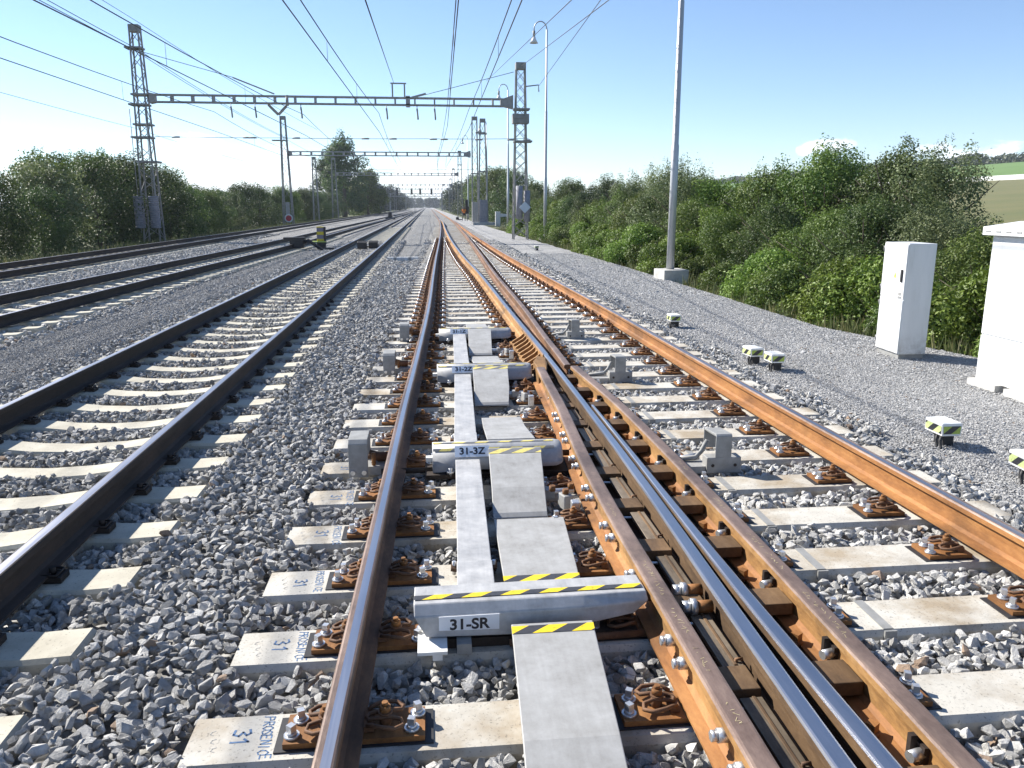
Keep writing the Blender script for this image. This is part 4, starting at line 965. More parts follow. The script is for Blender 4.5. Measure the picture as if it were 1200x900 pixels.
# ------------------------------------------------------------------ lamp posts
def lamp_post(label, x, y, h, base, block=True):
    t = thing('lamp_post', label, 'lamp post', (x, y, base), group='slim lamp posts along the gravel path')
    mb = MB(); mb.tube([(0, 0, 0), (0, 0, h * 0.30), (0, 0, h * 0.302), (0, 0, h * 0.62), (0, 0, h * 0.622), (0, 0, h)], [0.105, 0.095, 0.082, 0.072, 0.058, 0.048], 'pole_galvanised', 12); mb.build('pole', t)
    mb = MB(); a = [(0, 0, h)] + [(-0.36 + 0.36 * math.cos(q_), 0, h + 0.42 * math.sin(q_)) for q_ in [PI * k / 9 for k in range(1, 9)]] + [(-0.72, 0, h - 0.1)]
    mb.tube(a, 0.034, 'pole_galvanised', 8); mb.build('gooseneck', t)
    mb = MB(); mb.tube([(-0.72, 0, h - 0.08), (-0.72, 0, h - 0.35), (-0.72, 0, h - 0.38)], [0.075, 0.075, 0.05], 'mast_steel', 10); mb.build('lamp_holder', t)
    mb = MB(); mb.tube([(-0.72, 0, h - 0.38), (-0.72, 0, h - 0.55), (-0.72, 0, h - 0.72)], [0.08, 0.14, 0.24], 'lamp_white', 14); mb.build('lamp_shade', t)
    if block:
        mb = MB(); mb.box((0.03, 0, -0.17), (0.68, 0.70, 0.44), 'plain_concrete', (0, 0, 0.12)); mb.build('footing', t, 0.01)
        mb = MB()
        for k in range(22): mb.cyl((-0.06, -0.075 , 2.6 + 0.21 * k), (-0.075, -0.095, 2.6 + 0.21 * k), 0.012, 'zinc_bolt', 6)
        mb.build('step_bolt', t)
    return t
lamp_post('nearest tall grey lamp post on a concrete footing, its top above the picture', 6.31, 20.6, 10.6, -0.07)
lamp_post('second tall grey lamp post with a bell-shaped lamp, right of the lattice mast', 6.80, 47.0, 11.4, -0.25)
lamp_post('third lamp post, just left of the near lattice mast', 6.45, 65.5, 10.7, -0.25, False)
lamp_post('fourth lamp post, right of the grey cabinets', 6.35, 87.5, 10.2, -0.25, False)
lamp_post('fifth lamp post, above the worker in orange', 5.85, 118, 11.2, -0.25, False)

# ------------------------------------------------------------------ lattice masts, gantries, wires
def lattice_mast(label, x, y, zb, h, w0, w1, weights=0, extras=None, far=False, cross=False):
    t = thing('lattice_mast', label, 'catenary mast', (x, y, zb), group='lattice masts beside the tracks')
    mb = MB(); L_ = 0.072 if not far else 0.10
    def wz(z): return (w0 + (w1 - w0) * z / h) / 2
    for sx in (-1, 1):
        for sy in (-1, 1):
            mb.bar((sx * w0 / 2, sy * w0 / 2, 0), (sx * w1 / 2, sy * w1 / 2, h), L_, L_, 'mast_steel')
    mb.build('leg', t)
    mb = MB(); n = max(6, int(h / (0.62 if not far else 1.1)))
    zs = np.linspace(0.15, h - 0.35, n + 1)
    for i in range(n):
        a, b = zs[i], zs[i + 1]
        for s in (-1, 1):
            p = 1 if (i + (s > 0)) % 2 else -1
            mb.bar((p * wz(a), s * wz(a), a), (-p * wz(b), s * wz(b), b), 0.03, 0.03, 'mast_steel')
            if cross: mb.bar((-p * wz(a), s * wz(a), a), (p * wz(b), s * wz(b), b), 0.03, 0.03, 'mast_steel')
            if not far: mb.bar((s * wz(a), p * wz(a), a), (s * wz(b), -p * wz(b), b), 0.03, 0.03, 'mast_steel')
    mb.build('lattice', t, join=True)
    mb = MB(); mb.box((0, 0, h - 0.15), (w1 + 0.09, w1 + 0.09, 0.34), 'mast_steel'); mb.build('cap', t)
    if extras:
        mb = MB()
        for z, dx in extras:
            w = wz(z) * 2
            mb.box((dx, 0, z), (w + 0.28 + abs(dx), w + 0.2, 0.09), 'mast_steel')
        mb.build('cross_arm', t)
    for k in range(weights):
        mb = MB(); cx = -0.42 + 0.78 * k if weights > 1 else 0.0
        g_ = MB(); g_.cyl((cx, -w0 / 2 - 0.30, 0.5), (cx, -w0 / 2 - 0.30, h * 0.62), 0.02, 'mast_steel', 6); gr = g_.build('guide_rod', t)
        nb = 16
        for j in range(nb):
            mb.cyl((cx, -w0 / 2 - 0.30, 0.75 + 0.105 * j), (cx, -w0 / 2 - 0.30, 0.75 + 0.105 * j + 0.092), 0.26, 'grey_weights', 12)
        wobj = mb.build('counterweight', t, join=True)
    return t
def gantry(label, x0, x1, y, z, d=0.36, far=False):
    t = thing('gantry_beam', label, 'gantry beam', (0, y, z), group='gantry beams across the tracks')
    tw = 0.062 if not far else 0.085
    for s in (-1, 1):
        mb = MB()
        for dy in (-0.2, 0.2): mb.bar((x0, dy, s * d / 2), (x1, dy, s * d / 2), 0.10, tw, 'beam_steel')
        mb.build('chord', t)
    n = int((x1 - x0) / 1.05)
    PM = MB()
    if not far:
        pm = MB().box((0, 0, 0), (0.085, 0.44, d), 'beam_steel').mesh('beam_post')
        for k in range(n + 1):
            o = link('beam_post', pm, t); o.location = (x0 + (x1 - x0) * k / n, 0, 0)
    else:
        for k in range(n + 1): PM.box((x0 + (x1 - x0) * k / n, 0, 0), (0.16, 0.4, d), 'beam_steel')
        PM.build('beam_post', t, join=True)
    mb = MB(); 
    mb.prism([(x0 - 0.05, -d * 0.75), (x0 - 0.05, d * 0.75), (x0 + 0.22, d * 0.6), (x0 + 0.22, -d * 0.6)], -0.23, 0.23, 'y', 'beam_steel'); mb.prism([(x1 + 0.05, -d * 0.9), (x1 + 0.05, d * 1.1), (x1 - 0.65, d * 0.4), (x1 - 0.65, -d * 0.45)], -0.23, 0.23, 'y', 'beam_steel')
    mb.build('end_bracket', t)
    return t
g1 = gantry('nearest steel gantry beam with open panels across all tracks', -14.35, 4.75, 46, 7.14)
lattice_mast('tall near lattice mast on the left with stacks of counterweights', -14.85, 46, -0.3, 11.0, 0.82, 0.42, 2, [(4.2, 0.1), (5.45, -0.1), (6.1, 0), (7.1, -0.1), (7.6, 0), (9.9, -0.1)])
MR = lattice_mast('near lattice mast on the right with a blue-white diamond sign', 5.22, 46, -0.25, 9.45, 0.80, 0.46, 0, [(5.35, 0.12), (6.6, 0.0), (7.05, 0.05)], cross=True)
MR.rotation_euler = (0, 0, 0)
mb = MB()
mb.cyl((-0.12, -0.62, 1.15), (-0.12, -0.62, 2.95), 0.19, 'grey_weights', 14); mb.build('counterweight', MR)
mb = MB(); mb.cyl((0.32, -0.5, 1.0), (0.32, -0.5, 2.7), 0.18, 'grey_weights', 14); mb.build('counterweight', MR)
mb = MB(); mb.box((0, 0, 0), (0.46, 0.02, 0.46), 'sign_blue_white', (0, PI / 4, 0)); o = mb.build('diamond_sign', MR, 0.004); o.location = (0.16, -0.92, 1.78)
mb = MB(); mb.tube([(0.2, 0, 8.25), (1.0, 0, 8.35), (1.02, 0, 8.0)], 0.035, 'mast_steel', 6); mb.build('insulator_arm', MR)
mb = MB(); mb.box((0, 0, 6.55), (0.9, 0.7, 0.5), 'mast_steel'); mb.build('cage', MR)
# hanging insulators, hoops and the little frame on top of the first beam
INS = MB(); INS.tube([(0, 0, 0.3), (0, 0, 0.15), (0, 0, 0.14), (0.03, 0, -0.22), (0.04, 0, -0.38), (0.04, 0, -0.44)], [0.022, 0.022, 0.045, 0.045, 0.05, 0.03], 'beam_steel', 6); INS = INS.mesh('insulator')
for x in (-10.2, -8.95, -6.55, -2.0, -0.35, 0.6):
    o = link('insulator', INS, g1); o.location = (x - 0.1, 0.0, -0.5)
mb = MB()
for a, b in (((-8.3, -0.3), (-7.85, -0.75)), ((-7.4, -0.3), (-7.85, -0.75)), ((-7.35, 0.25), (-7.35, -0.3)), ((-8.35, -0.2), (-8.3, -0.3))): mb.cyl((a[0], 0, a[1]), (b[0], 0, b[1]), 0.075, 'beam_steel', 8)
mb.build('insulator_hoop', g1)
mb = MB()
for x in (-1.75, -1.1): mb.bar((x, 0, 0.2), (x, 0, 0.95), 0.08, 0.08, 'beam_steel')
mb.bar((-1.85, 0, 0.93), (-1.0, 0, 0.93), 0.07, 0.07, 'beam_steel'); mb.build('top_frame', g1)
mb = MB(); mb.bar((-0.95, 0, 0.15), (0.05, 0, 0.42), 0.10, 0.10, 'beam_steel'); mb.box((-0.93, 0, 0.0), (0.22, 0.5, 0.55), 'beam_steel'); mb.build('anchor_bar', g1)
mb = MB(); mb.bar((-10.1, 0, 1.1), (-8.0, 0, 0.3), 0.07, 0.07, 'beam_steel'); mb.build('anchor_bar', g1)
# farther gantries and masts
g2 = gantry('second steel gantry beam, thinner and farther, ending at the twin masts', -13.95, 4.55, 87, 6.88, 0.36, True)
M2 = lattice_mast('second lattice mast on the left with a round red and white disc', -14.45, 87, -0.25, 10.75, 0.95, 0.45, 0, [(8.4, -0.5)], True)
mb = MB(); mb.cyl((0.12, -0.62, 0.62), (0.12, -0.66, 0.62), 0.42, 'white_paint', 20); dsk = mb.build('disc_sign', M2)
mb = MB(); mb.cyl((0.12, -0.665, 0.62), (0.12, -0.675, 0.62), 0.30, 'signal_red', 20); mb.build('red_disc', dsk)
mb = MB(); mb.box((0.05, -0.52, 1.5), (0.42, 0.05, 1.5), 'plate_metal'); mb.build('plate', M2)
lattice_mast('left one of the twin lattice masts at the second gantry', 5.05, 87, -0.25, 10.9, 0.62, 0.5, 0, [(5.2, 0)], True)
MT = lattice_mast('right one of the twin lattice masts, standing on a concrete block', 5.55, 82, -0.25, 10.2, 0.95, 0.45, 0, [(5.2, 0), (8.8, 0), (8.9, -0.2)], True)
mb = MB(); mb.box((0, -0.6, 1.35), (0.75, 0.3, 2.2), 'grey_weights'); mb.build('counterweight', MT)
gantry('third gantry beam across the tracks', -14.4, 5.1, 135, 6.65, 0.36, True)
lattice_mast('third lattice mast on the left, in front of the tall dark tree', -14.9, 135, -0.25, 9.4, 0.9, 0.5, 0, None, True)
lattice_mast('third lattice mast on the right, where the third beam ends', 5.35, 135, -0.25, 10.6, 0.8, 0.45, 0, [(8.4, 0)], True)
gantry('fourth gantry beam, thin against the clouds', -11.6, 6.2, 206, 6.7, 0.45, True)
lattice_mast('fourth lattice mast on the left, below the rounded tree', -12.1, 206, -0.25, 8.5, 0.9, 0.5, 0, None, True)
lattice_mast('fourth lattice mast on the right, far along the line', 6.6, 206, -0.25, 11.0, 0.8, 0.5, 0, None, True)
lattice_mast('lone farther lattice mast on the right, between the third and fourth beams', 7.1, 250, -0.25, 10.0, 0.9, 0.6, 0, None, True)
gantry('fifth gantry beam, faint above the signal bridge', -12.5, 7, 275, 7.2, 0.5, True)
lattice_mast('lattice mast on the left of the faint fifth beam', -13, 275, -0.25, 8, 0.9, 0.6, 0, None, True)
lattice_mast('lattice mast on the right of the faint fifth beam', 7.5, 275, -0.25, 9, 0.9, 0.6, 0, None, True)
lattice_mast('slim mast on the left between the third and second gantries', -14.9, 112, -0.25, 8.2, 0.7, 0.4, 0, None, True)
t = thing('signal_bridge', 'far signal bridge carrying four dark signal heads', 'signal bridge', (0, 310, 0))
mb = MB()
for z in (5.1, 6.3):
    for dy in (-0.5, 0.5): mb.bar((-14, dy, z), (5.6, dy, z), 0.16, 0.16, 'beam_steel')
for k in range(14):
    x = -14 + 1.4 * k; mb.bar((x, -0.5, 5.1), (x + 1.4, -0.5, 6.3), 0.12, 0.12, 'beam_steel'); mb.bar((x + 1.4, 0.5, 5.1), (x, 0.5, 6.3), 0.12, 0.12, 'beam_steel')
mb.build('truss', t, join=True)
for x in (-13.8, 5.4):
    mb = MB(); mb.bar((x, 0, -0.4), (x, 0, 6.3), 0.3, 0.5, 'beam_steel'); mb.build('post', t)
for x in (-11.2, -5.8, -2.6, 1.6):
    mb = MB(); mb.box((x, -0.7, 6.9), (0.75, 0.3, 2.2), 'black_rubber'); mb.build('signal_head', t)
for k, (x, y, h) in enumerate(((-9.3, 240, 6.4), (-5, 330, 6), (9.0, 330, 9), (7.5, 390, 9), (-12.5, 390, 8), (8, 460, 9), (-12, 460, 8))):
    lattice_mast(['thin far mast left of the line before the signal bridge', 'thin far mast between the tracks just past the signal bridge', 'thin far mast right of the line just past the signal bridge', 'fourth thin mast right of the line past the signal bridge', 'thin far mast left of the line past the signal bridge', 'farthest thin mast right of the line', 'farthest thin mast left of the line'][k], x, y, -0.25, h, 0.6, 0.5, 0, None, True)
lattice_mast('distant dark signal mast right of the signal bridge', 6.0, 300, -0.25, 9.5, 1.2, 1.0, 0, None, True)

# overhead wires
def wire(name, label, spans, r=0.014, sag=0.0, droppers=None, group='overhead wires'):
    t = thing(name, label, 'overhead wire', spans[0][0])
    t['group'] = group; o0 = Vector(spans[0][0])
    for pts in spans:
        mb = MB(); out = []
        for a, b in zip(pts[:-1], pts[1:]):
            a, b = Vector(a), Vector(b); n = 10
            for k in range(n + (1 if b == Vector(pts[-1]) else 0)):
                f = k / n; p = a.lerp(b, f); p.z -= sag * 4 * f * (1 - f); out.append(p - o0)
        mb.tube(out, r, 'wire_copper', 5); mb.build('wire', t)
    for (p, q_) in (droppers or []):
        mb = MB(); mb.tube([Vector(p) - o0, Vector(q_) - o0], 0.007, 'wire_copper', 4); mb.build('dropper', t)
    return t
def catenary(label, fx, zc, zm, y0=-6, off=0.0, ys=(46, 87, 135, 206, 275, 380)):
    nodes = [y0] + list(ys); con = [(fx(y) + (0.2 if i % 2 else -0.2) + off, y, zc) for i, y in enumerate(nodes)]
    mes = [(fx(y) + off + (0.2 if i % 2 else -0.2), y, zm) for i, y in enumerate(nodes)]
    dr = []; sg = 0.45
    for (a, b), (c_, d_) in list(zip(zip(mes[:-1], mes[1:]), zip(con[:-1], con[1:])))[:2]:
        for f in (0.25, 0.42, 0.58, 0.75):
            pa, pb, pc, pd = Vector(a), Vector(b), Vector(c_), Vector(d_)
            p = pa.lerp(pb, f); p.z -= sg * 4 * f * (1 - f); dr.append((p, pc.lerp(pd, f)))
    t = wire('catenary', label, [con], 0.015)
    mb = MB(); out = []; o0 = Vector(con[0])
    for a, b in zip(mes[:-1], mes[1:]):
        a, b = Vector(a), Vector(b)
        for k in range(10): f = k / 10; p = a.lerp(b, f); p.z -= sg * 4 * f * (1 - f); out.append(p - o0)
    mb.tube(out, 0.015, 'wire_copper', 5); mb.build('messenger_wire', t)
    for p, q_ in dr:
        mb = MB(); mb.tube([p - o0, q_ - o0], 0.006, 'wire_copper', 4); mb.build('dropper', t)
    return t
catenary('contact and carrier wires over the straight main track', lambda y: -2.72, 5.55, 6.55)
catenary('contact and carrier wires over the second track from the hedge', lambda y: RAIL_BL.f(y) + 0.75 - 0.3, 5.35, 6.4)
catenary('contact and carrier wires over the outermost track by the hedge', lambda y: RAIL_CL.f(y) + 0.75, 5.5, 6.5)
catenary('contact and carrier wires over the left turnout route', lambda y: 0.62 + 0.008 * y, 5.9, 6.9)
catenary('contact and carrier wires over the right turnout route', lambda y: 1.98 + 0.004 * y, 5.75, 6.75)
wire('feeder_wire', 'wire rising to the little frame on the near gantry', [[(-0.92, 14, 4.83), (-1.65, 46, 8.05)]], 0.012)
wire('feeder_wire', 'double thick feeder wire passing the top of the near left mast', [[(-15.0, -4, 10.2), (-14.95, 46, 9.5), (-14.4, 87, 8.4), (-14.9, 135, 8.6)], [(-14.7, -4, 10.4), (-14.75, 46, 9.52), (-14.2, 87, 8.4)]], 0.017, 0.25)
wire('feeder_wire', 'topmost feeder wire above the near left mast', [[(-14.7, -4, 11.3), (-14.7, 46, 10.9), (-8.4, 66, 7.4)]], 0.013, 0.2)
wire('feeder_wire', 'low thin wire behind the near left mast', [[(-15.4, 0, 6.2), (-15.4, 46, 5.65), (-14.5, 87, 5.2)]], 0.010, 0.2)
wire('feeder_wire', 'steep side wire crossing above the second lamp post', [[(3.1, 0, 4.9), (3.5, 20, 6.35), (4.37, 60, 10.3)]], 0.012)
wire('feeder_wire', 'side wire anchored near the top of the right mast', [[(3.6, 0, 4.5), (4.37, 20, 6.35), (5.22, 45.7, 9.0)]], 0.012)
wire('feeder_wire', 'side wire ending at the arm of the right mast', [[(3.9, 0, 5.4), (4.65, 22, 6.9), (6.2, 46, 8.0)]], 0.012)
wire('cross_span', 'thin cross wire with insulators below the near gantry', [[(-14.4, 46.1, 5.22), (-8, 46.1, 5.2), (0, 46.1, 5.22), (5.7, 46.1, 5.28)]], 0.014, 0.02)
wire('cross_span', 'slanting wire from the near gantry up to the right mast', [[(-0.01, 46, 7.5), (4.85, 46, 8.75)]], 0.016)
wire('cross_span', 'slanting wire from the near left mast down to the hanging hoop', [[(-14.85, 46, 9.5), (-10.1, 46, 8.25)]], 0.016)
wire('cross_span', 'cross wire between the masts of the second gantry', [[(-14.2, 86.8, 5.3), (4.9, 86.8, 5.35)]], 0.016, 0.05)
wire('jumper_wire', 'hanging loop of wire high above the turnout', [[(0.75, 15.4, 6.45), (0.8, 15.6, 5.75), (1.0, 15.8, 5.45), (1.25, 15.8, 5.5), (1.45, 15.6, 5.85), (1.5, 15.5, 6.3)]], 0.010)
# insulators strung on the cross wire
t = thing('insulator_string', 'row of small insulators on the cross wire below the near gantry', 'insulators', (0, 46.1, 5.2))
for x in (-13.3, -9.6, -9.3, -7.0, -3.3, -1.8, 0.4, 1.0, 2.9, 4.7, 5.6):
    mb = MB(); mb.cyl((x - 0.2, 0, 0), (x + 0.2, 0, 0), 0.05, 'beam_steel', 6); mb.build('insulator', t)

# ------------------------------------------------------------------ far right: cabinets by the masts, worker, white strip in the field
t = thing('grey_cabinet', 'broad grey cabinet behind the worker at the foot of the twin masts', 'electrical cabinet', (5.0, 84.0, -0.25))
mb = MB(); mb.box((0, 0, 1.15), (0.9, 0.6, 2.2), 'plate_metal'); mb.build('body', t, 0.02)
mb = MB(); mb.box((0, -0.31, 1.15), (0.8, 0.02, 2.0), 'plate_metal'); mb.build('door', t)
t = thing('concrete_block', 'pale concrete block under the right twin mast', 'footing', (5.6, 81.6, -0.25))
mb = MB(); mb.box((0, 0, 0.12), (2.2, 1.0, 0.3), 'plain_concrete'); mb.build('block', t, 0.02)
t = thing('white_cabinet', 'low white cabinet at the bush edge right of the twin masts', 'electrical cabinet', (7.2, 84, -0.4))
mb = MB(); mb.box((0, 0, 0.7), (0.5, 0.5, 1.5), 'white_paint'); mb.build('body', t, 0.02)
mb = MB(); mb.prism([(0.25, 0.9), (0.9, 0.95), (1.5, 0.75), (1.5, 1.15), (0.25, 1.25)], -0.3, 0.3, 'y', 'white_paint'); mb.build('cover', t)
t = thing('dwarf_box', 'small dark box beside the far right rail', 'detector box', (4.05, 112, -0.25))
mb = MB(); mb.box((0, 0, 0.2), (0.45, 0.4, 0.35), 'black_rubber', None, 0.8); mb.build('housing', t, 0.02)
mb = MB(); mb.box((0.3, -0.8, 0.06), (0.7, 0.4, 0.12), 'black_rubber'); mb.build('foot', t)
t = thing('dwarf_signal', 'black dwarf signal by the second track, far down the line', 'dwarf signal', (-5.45, 120, -0.25))
mb = MB(); mb.box((0, 0, 0.55), (0.7, 0.4, 0.9), 'black_rubber', None, 0.6); mb.build('head', t, 0.03)
mb = MB(); mb.box((0, 0, 0.1), (1.4, 0.4, 0.3), 'black_rubber'); mb.build('foot', t)
t = thing('field_wall', 'long white strip across the fields on the right', 'white wall', (151, 350, 8.2))
for k in range(40):
    mb = MB(); mb.box((0, -300 + 22 * k, 0.55), (0.6, 21.85, 1.5), 'white_paint'); mb.build('panel', t)

def person(label, x, y, z, rz):
    t = thing('person', label, 'person', (x, y, z), rz)
    def skinned(name, verts, edges, radii, mat, parent):
        me = bpy.data.meshes.new(name); me.from_pydata(verts, edges, []); me.materials.append(MATS[mat])
        o = link(name, me, parent); sk = o.modifiers.new('skin', 'SKIN'); sb = o.modifiers.new('subdivision', 'SUBSURF'); sb.levels = 1; sb.render_levels = 1
        if not me.skin_vertices: me.attributes  # the modifier adds the layer itself
        for v, r_ in zip(me.skin_vertices[0].data, radii): v.radius = (r_, r_)
        me.skin_vertices[0].data[0].use_root = True
        return o
    def skin_obj(name, verts, edges, radii, mat, parent):
        me = bpy.data.meshes.new(name); me.from_pydata(verts, edges, []); me.materials.append(MATS[mat])
        o = link(name, me, parent)
        bm = bmesh.new(); bm.from_mesh(me); lay = bm.verts.layers.skin.verify(); bm.verts.ensure_lookup_table()
        for v, r_ in zip(bm.verts, radii): v[lay].radius = (r_, r_)
        bm.verts[0][lay].use_root = True; bm.to_mesh(me); bm.free()
        o.modifiers.new('skin', 'SKIN'); sb = o.modifiers.new('subdivision', 'SUBSURF'); sb.levels = 1; sb.render_levels = 1
        return o
    V = [(0, 0, 0.95), (0, 0.01, 1.15), (0, 0.0, 1.40), (0, -0.01, 1.52), (0, -0.03, 1.66), (0, -0.03, 1.74),
         (0.10, 0, 0.90), (0.11, -0.12, 0.50), (0.11, -0.05, 0.09), (0.11, -0.20, 0.04), (-0.10, 0, 0.90), (-0.11, 0.10, 0.50), (-0.11, 0.26, 0.13), (-0.11, 0.14, 0.04),
         (0.19, 0, 1.42), (0.26, 0.06, 1.15), (0.24, -0.08, 0.93), (0.23, -0.12, 0.84), (-0.19, 0, 1.42), (-0.26, -0.02, 1.15), (-0.25, -0.16, 0.97), (-0.24, -0.21, 0.89)]
    E_ = [(0, 1), (1, 2), (2, 3), (3, 4), (4, 5), (0, 6), (6, 7), (7, 8), (8, 9), (0, 10), (10, 11), (11, 12), (12, 13), (2, 14), (14, 15), (15, 16), (16, 17), (2, 18), (18, 19), (19, 20), (20, 21)]
    Rd = [0.15, 0.14, 0.15, 0.06, 0.10, 0.08, 0.095, 0.065, 0.05, 0.04, 0.095, 0.065, 0.05, 0.04, 0.07, 0.05, 0.04, 0.035, 0.07, 0.05, 0.04, 0.035]
    skin_obj('body', V, E_, Rd, 'dark_cloth', t)
    vest = skin_obj('vest', [(0, 0, 0.92), (0, 0.01, 1.15), (0, 0, 1.40), (0.19, 0, 1.42), (0.255, 0.05, 1.18), (-0.19, 0, 1.42), (-0.255, -0.015, 1.18)], [(0, 1), (1, 2), (2, 3), (3, 4), (2, 5), (5, 6)], [0.20, 0.185, 0.175, 0.09, 0.07, 0.09, 0.07], 'vest_orange', t)
    mb = MB(); mb.tube([(0, -0.03, 1.56), (0, -0.04, 1.60), (0, -0.045, 1.68), (0, -0.03, 1.70)], [0.06, 0.09, 0.09, 0.07], 'skin', 12); mb.build('face', t)
    mb = MB(); mb.tube([(0, -0.02, 1.66), (0, -0.02, 1.73), (0, -0.02, 1.78)], [0.125, 0.11, 0.05], 'dark_cloth', 12); mb.build('cap', t)
    return t
person('worker in an orange vest and dark trousers walking beside the far track', 4.55, 103, -0.25, 0.4)
t = thing('signal_post', 'black signal head on a short post just right of the worker', 'signal', (4.95, 104, -0.25))
mb = MB(); mb.box((0.05, 0, 1.35), (0.42, 0.3, 0.9), 'black_rubber'); mb.box((0, 0, 2.2), (0.34, 0.3, 0.9), 'black_rubber'); mb.build('signal_head', t, 0.03)
mb = MB(); mb.cyl((0.05, 0.1, 0), (0.05, 0.1, 1.0), 0.06, 'mast_steel', 8); mb.build('post', t)

# ------------------------------------------------------------------ trees and bushes
def leaf_mesh(name, blobs, n, size, mat, seed, twigs=0, flat=0.0):
    """leaves spread through the shells of many small clumps; every leaf is a bent blade of two faces"""
    g = np.random.default_rng(seed)
    C = np.array([b[:3] for b in blobs]); Rr_ = np.array([b[3:6] for b in blobs]); T = g.random(len(blobs))
    area = (Rr_[:, 0] * Rr_[:, 1] + Rr_[:, 0] * Rr_[:, 2]); p = area / area.sum()
    k = g.choice(len(blobs), n, p=p)
    u = g.normal(size=(n, 3)); u /= np.linalg.norm(u, axis=1)[:, None]
    rad = 1 - np.abs(g.normal(0, 0.22, n)); rad = np.clip(rad + (g.random(n) < 0.08) * g.random(n) * 0.35, 0.15, 1.35)
    pos = C[k] + u * Rr_[k] * rad[:, None]
    nor = u * 0.7 + np.array([0, 0, 0.45]) + g.normal(0, 0.55, (n, 3)); nor /= np.linalg.norm(nor, axis=1)[:, None]
    a = g.normal(size=(n, 3)); a -= nor * (a * nor).sum(1)[:, None]; a /= np.linalg.norm(a, axis=1)[:, None]
    b = np.cross(nor, a); s = size * (0.6 + 0.8 * g.random(n))[:, None]
    v0 = pos - a * s * 0.55; v2 = pos + a * s * 0.55 - nor * s * 0.12
    v1 = pos + b * s * 0.30 + nor * s * 0.10; v3 = pos - b * s * 0.30 + nor * s * 0.10
    V = np.stack([v0, v1, v2, v3], 1).reshape(-1, 3)
    me = bpy.data.meshes.new(name)
    me.vertices.add(4 * n); me.vertices.foreach_set('co', V.astype(np.float32).ravel())
    me.loops.add(6 * n); me.polygons.add(2 * n)
    i = np.arange(n)[:, None] * 4
    me.loops.foreach_set('vertex_index', np.concatenate([i, i + 1, i + 2, i, i + 2, i + 3], 1).astype(np.int32).ravel())
    me.polygons.foreach_set('loop_start', (np.arange(2 * n) * 3).astype(np.int32))
    me.polygons.foreach_set('loop_total', np.full(2 * n, 3, np.int32))
    me.update(calc_edges=True)
    tint = np.clip(T[k] * 0.6 + g.random(n) * 0.4 + 0.05, 0, 1)
    at = me.attributes.new('tint', 'FLOAT', 'POINT'); at.data.foreach_set('value', np.repeat(tint, 4).astype(np.float32))
    me.materials.append(MATS[mat]); return me
def crown_blobs(w, h, n, seed, base=0.12, spiky=0.3):
    g = random.Random(seed); out = []
    for k in range(n):
        f = k / n
        z = h * (base + (1 - base) * (g.random() ** 0.8)); env = math.sqrt(max(0.05, 1 - ((z / h - 0.42) / 0.62) ** 2))
        a = g.random() * 2 * PI; r_ = w / 2 * env * math.sqrt(g.random()) * 0.88
        s = (0.16 + 0.16 * g.random()) * w * 0.62
        out.append((r_ * math.cos(a), r_ * math.sin(a), z * 0.93, s, s, s * (0.65 + 0.5 * g.random())))
    for k in range(int(n * spiky)):                                 # sprays that break the outline at the top
        a = g.random() * 2 * PI; r_ = w / 2 * 0.55 * g.random()
        out.append((r_ * math.cos(a), r_ * math.sin(a), h * (0.86 + 0.20 * g.random()) - 0.35 * r_ , 0.055 * w, 0.055 * w, 0.14 * h))
    return out
def trunk_mesh(w, h, seed, stems=1):
    g = random.Random(seed); mb = MB()
    for s_ in range(stems):
        x = g.uniform(-0.3, 0.3) * (stems > 1); top = h * g.uniform(0.6, 0.8)
        pts = [(x, 0, 0), (x * 1.2 + g.uniform(-.1, .1), g.uniform(-.1, .1), top * 0.35), (x * 1.5 + g.uniform(-.2, .2), g.uniform(-.2, .2), top * 0.7), (x * 1.8 + g.uniform(-.3, .3), g.uniform(-.3, .3), top)]
        r0 = 0.035 * h / (1 + 0.5 * (stems > 1)); mb.tube(pts, [r0, r0 * 0.75, r0 * 0.5, r0 * 0.2], 'bark', 7)
        for k in range(5):
            f = g.uniform(0.3, 0.95); i = min(2, int(f * 3)); p = Vector(pts[i]).lerp(Vector(pts[i + 1]), f * 3 - i)
            a = g.random() * 2 * PI; l_ = w * g.uniform(0.25, 0.42)
            q_ = p + Vector((math.cos(a) * l_, math.sin(a) * l_, l_ * g.uniform(0.4, 0.9))); m_ = p.lerp(q_, 0.5) + Vector((0, 0, -0.08 * l_))
            mb.tube([p, m_, q_], [r0 * 0.4, r0 * 0.25, r0 * 0.08], 'bark', 5)
    return mb.mesh('trunk')
VAR = {}
def variant(key, w, h, nb, n, size, mat, seed, stems=3, base=0.10, spiky=0.3):
    VAR[key] = (leaf_mesh('crown', crown_blobs(w, h, nb, seed, base, spiky), n, size, mat, seed), trunk_mesh(w, h, seed, stems), w, h)
variant('bush0', 4.2, 3.8, 38, 24000, 0.075, 'leaf_mid', 1)
variant('bush1', 4.0, 4.2, 42, 24000, 0.072, 'leaf_dark', 2)
variant('bush2', 3.6, 3.4, 34, 22000, 0.072, 'leaf_bright', 3)
variant('bush3', 4.2, 4.6, 46, 25000, 0.070, 'leaf_grey', 4, spiky=0.6)
variant('low0', 2.4, 1.5, 26, 12500, 0.070, 'leaf_bright', 5, base=0.02)
variant('low1', 2.2, 1.3, 24, 11500, 0.066, 'leaf_mid', 6, base=0.02)
variant('tree0', 6.5, 6.2, 46, 17000, 0.14, 'leaf_dark', 7, 2, base=0.06)
variant('tree1', 6.0, 5.6, 46, 17000, 0.14, 'leaf_mid', 8, 2, base=0.06)
variant('tree2', 5.5, 4.8, 40, 15000, 0.13, 'leaf_grey', 9, 2, base=0.06)
variant('tall0', 9.5, 14.5, 60, 18000, 0.30, 'leaf_dark', 10, 1, base=0.05)
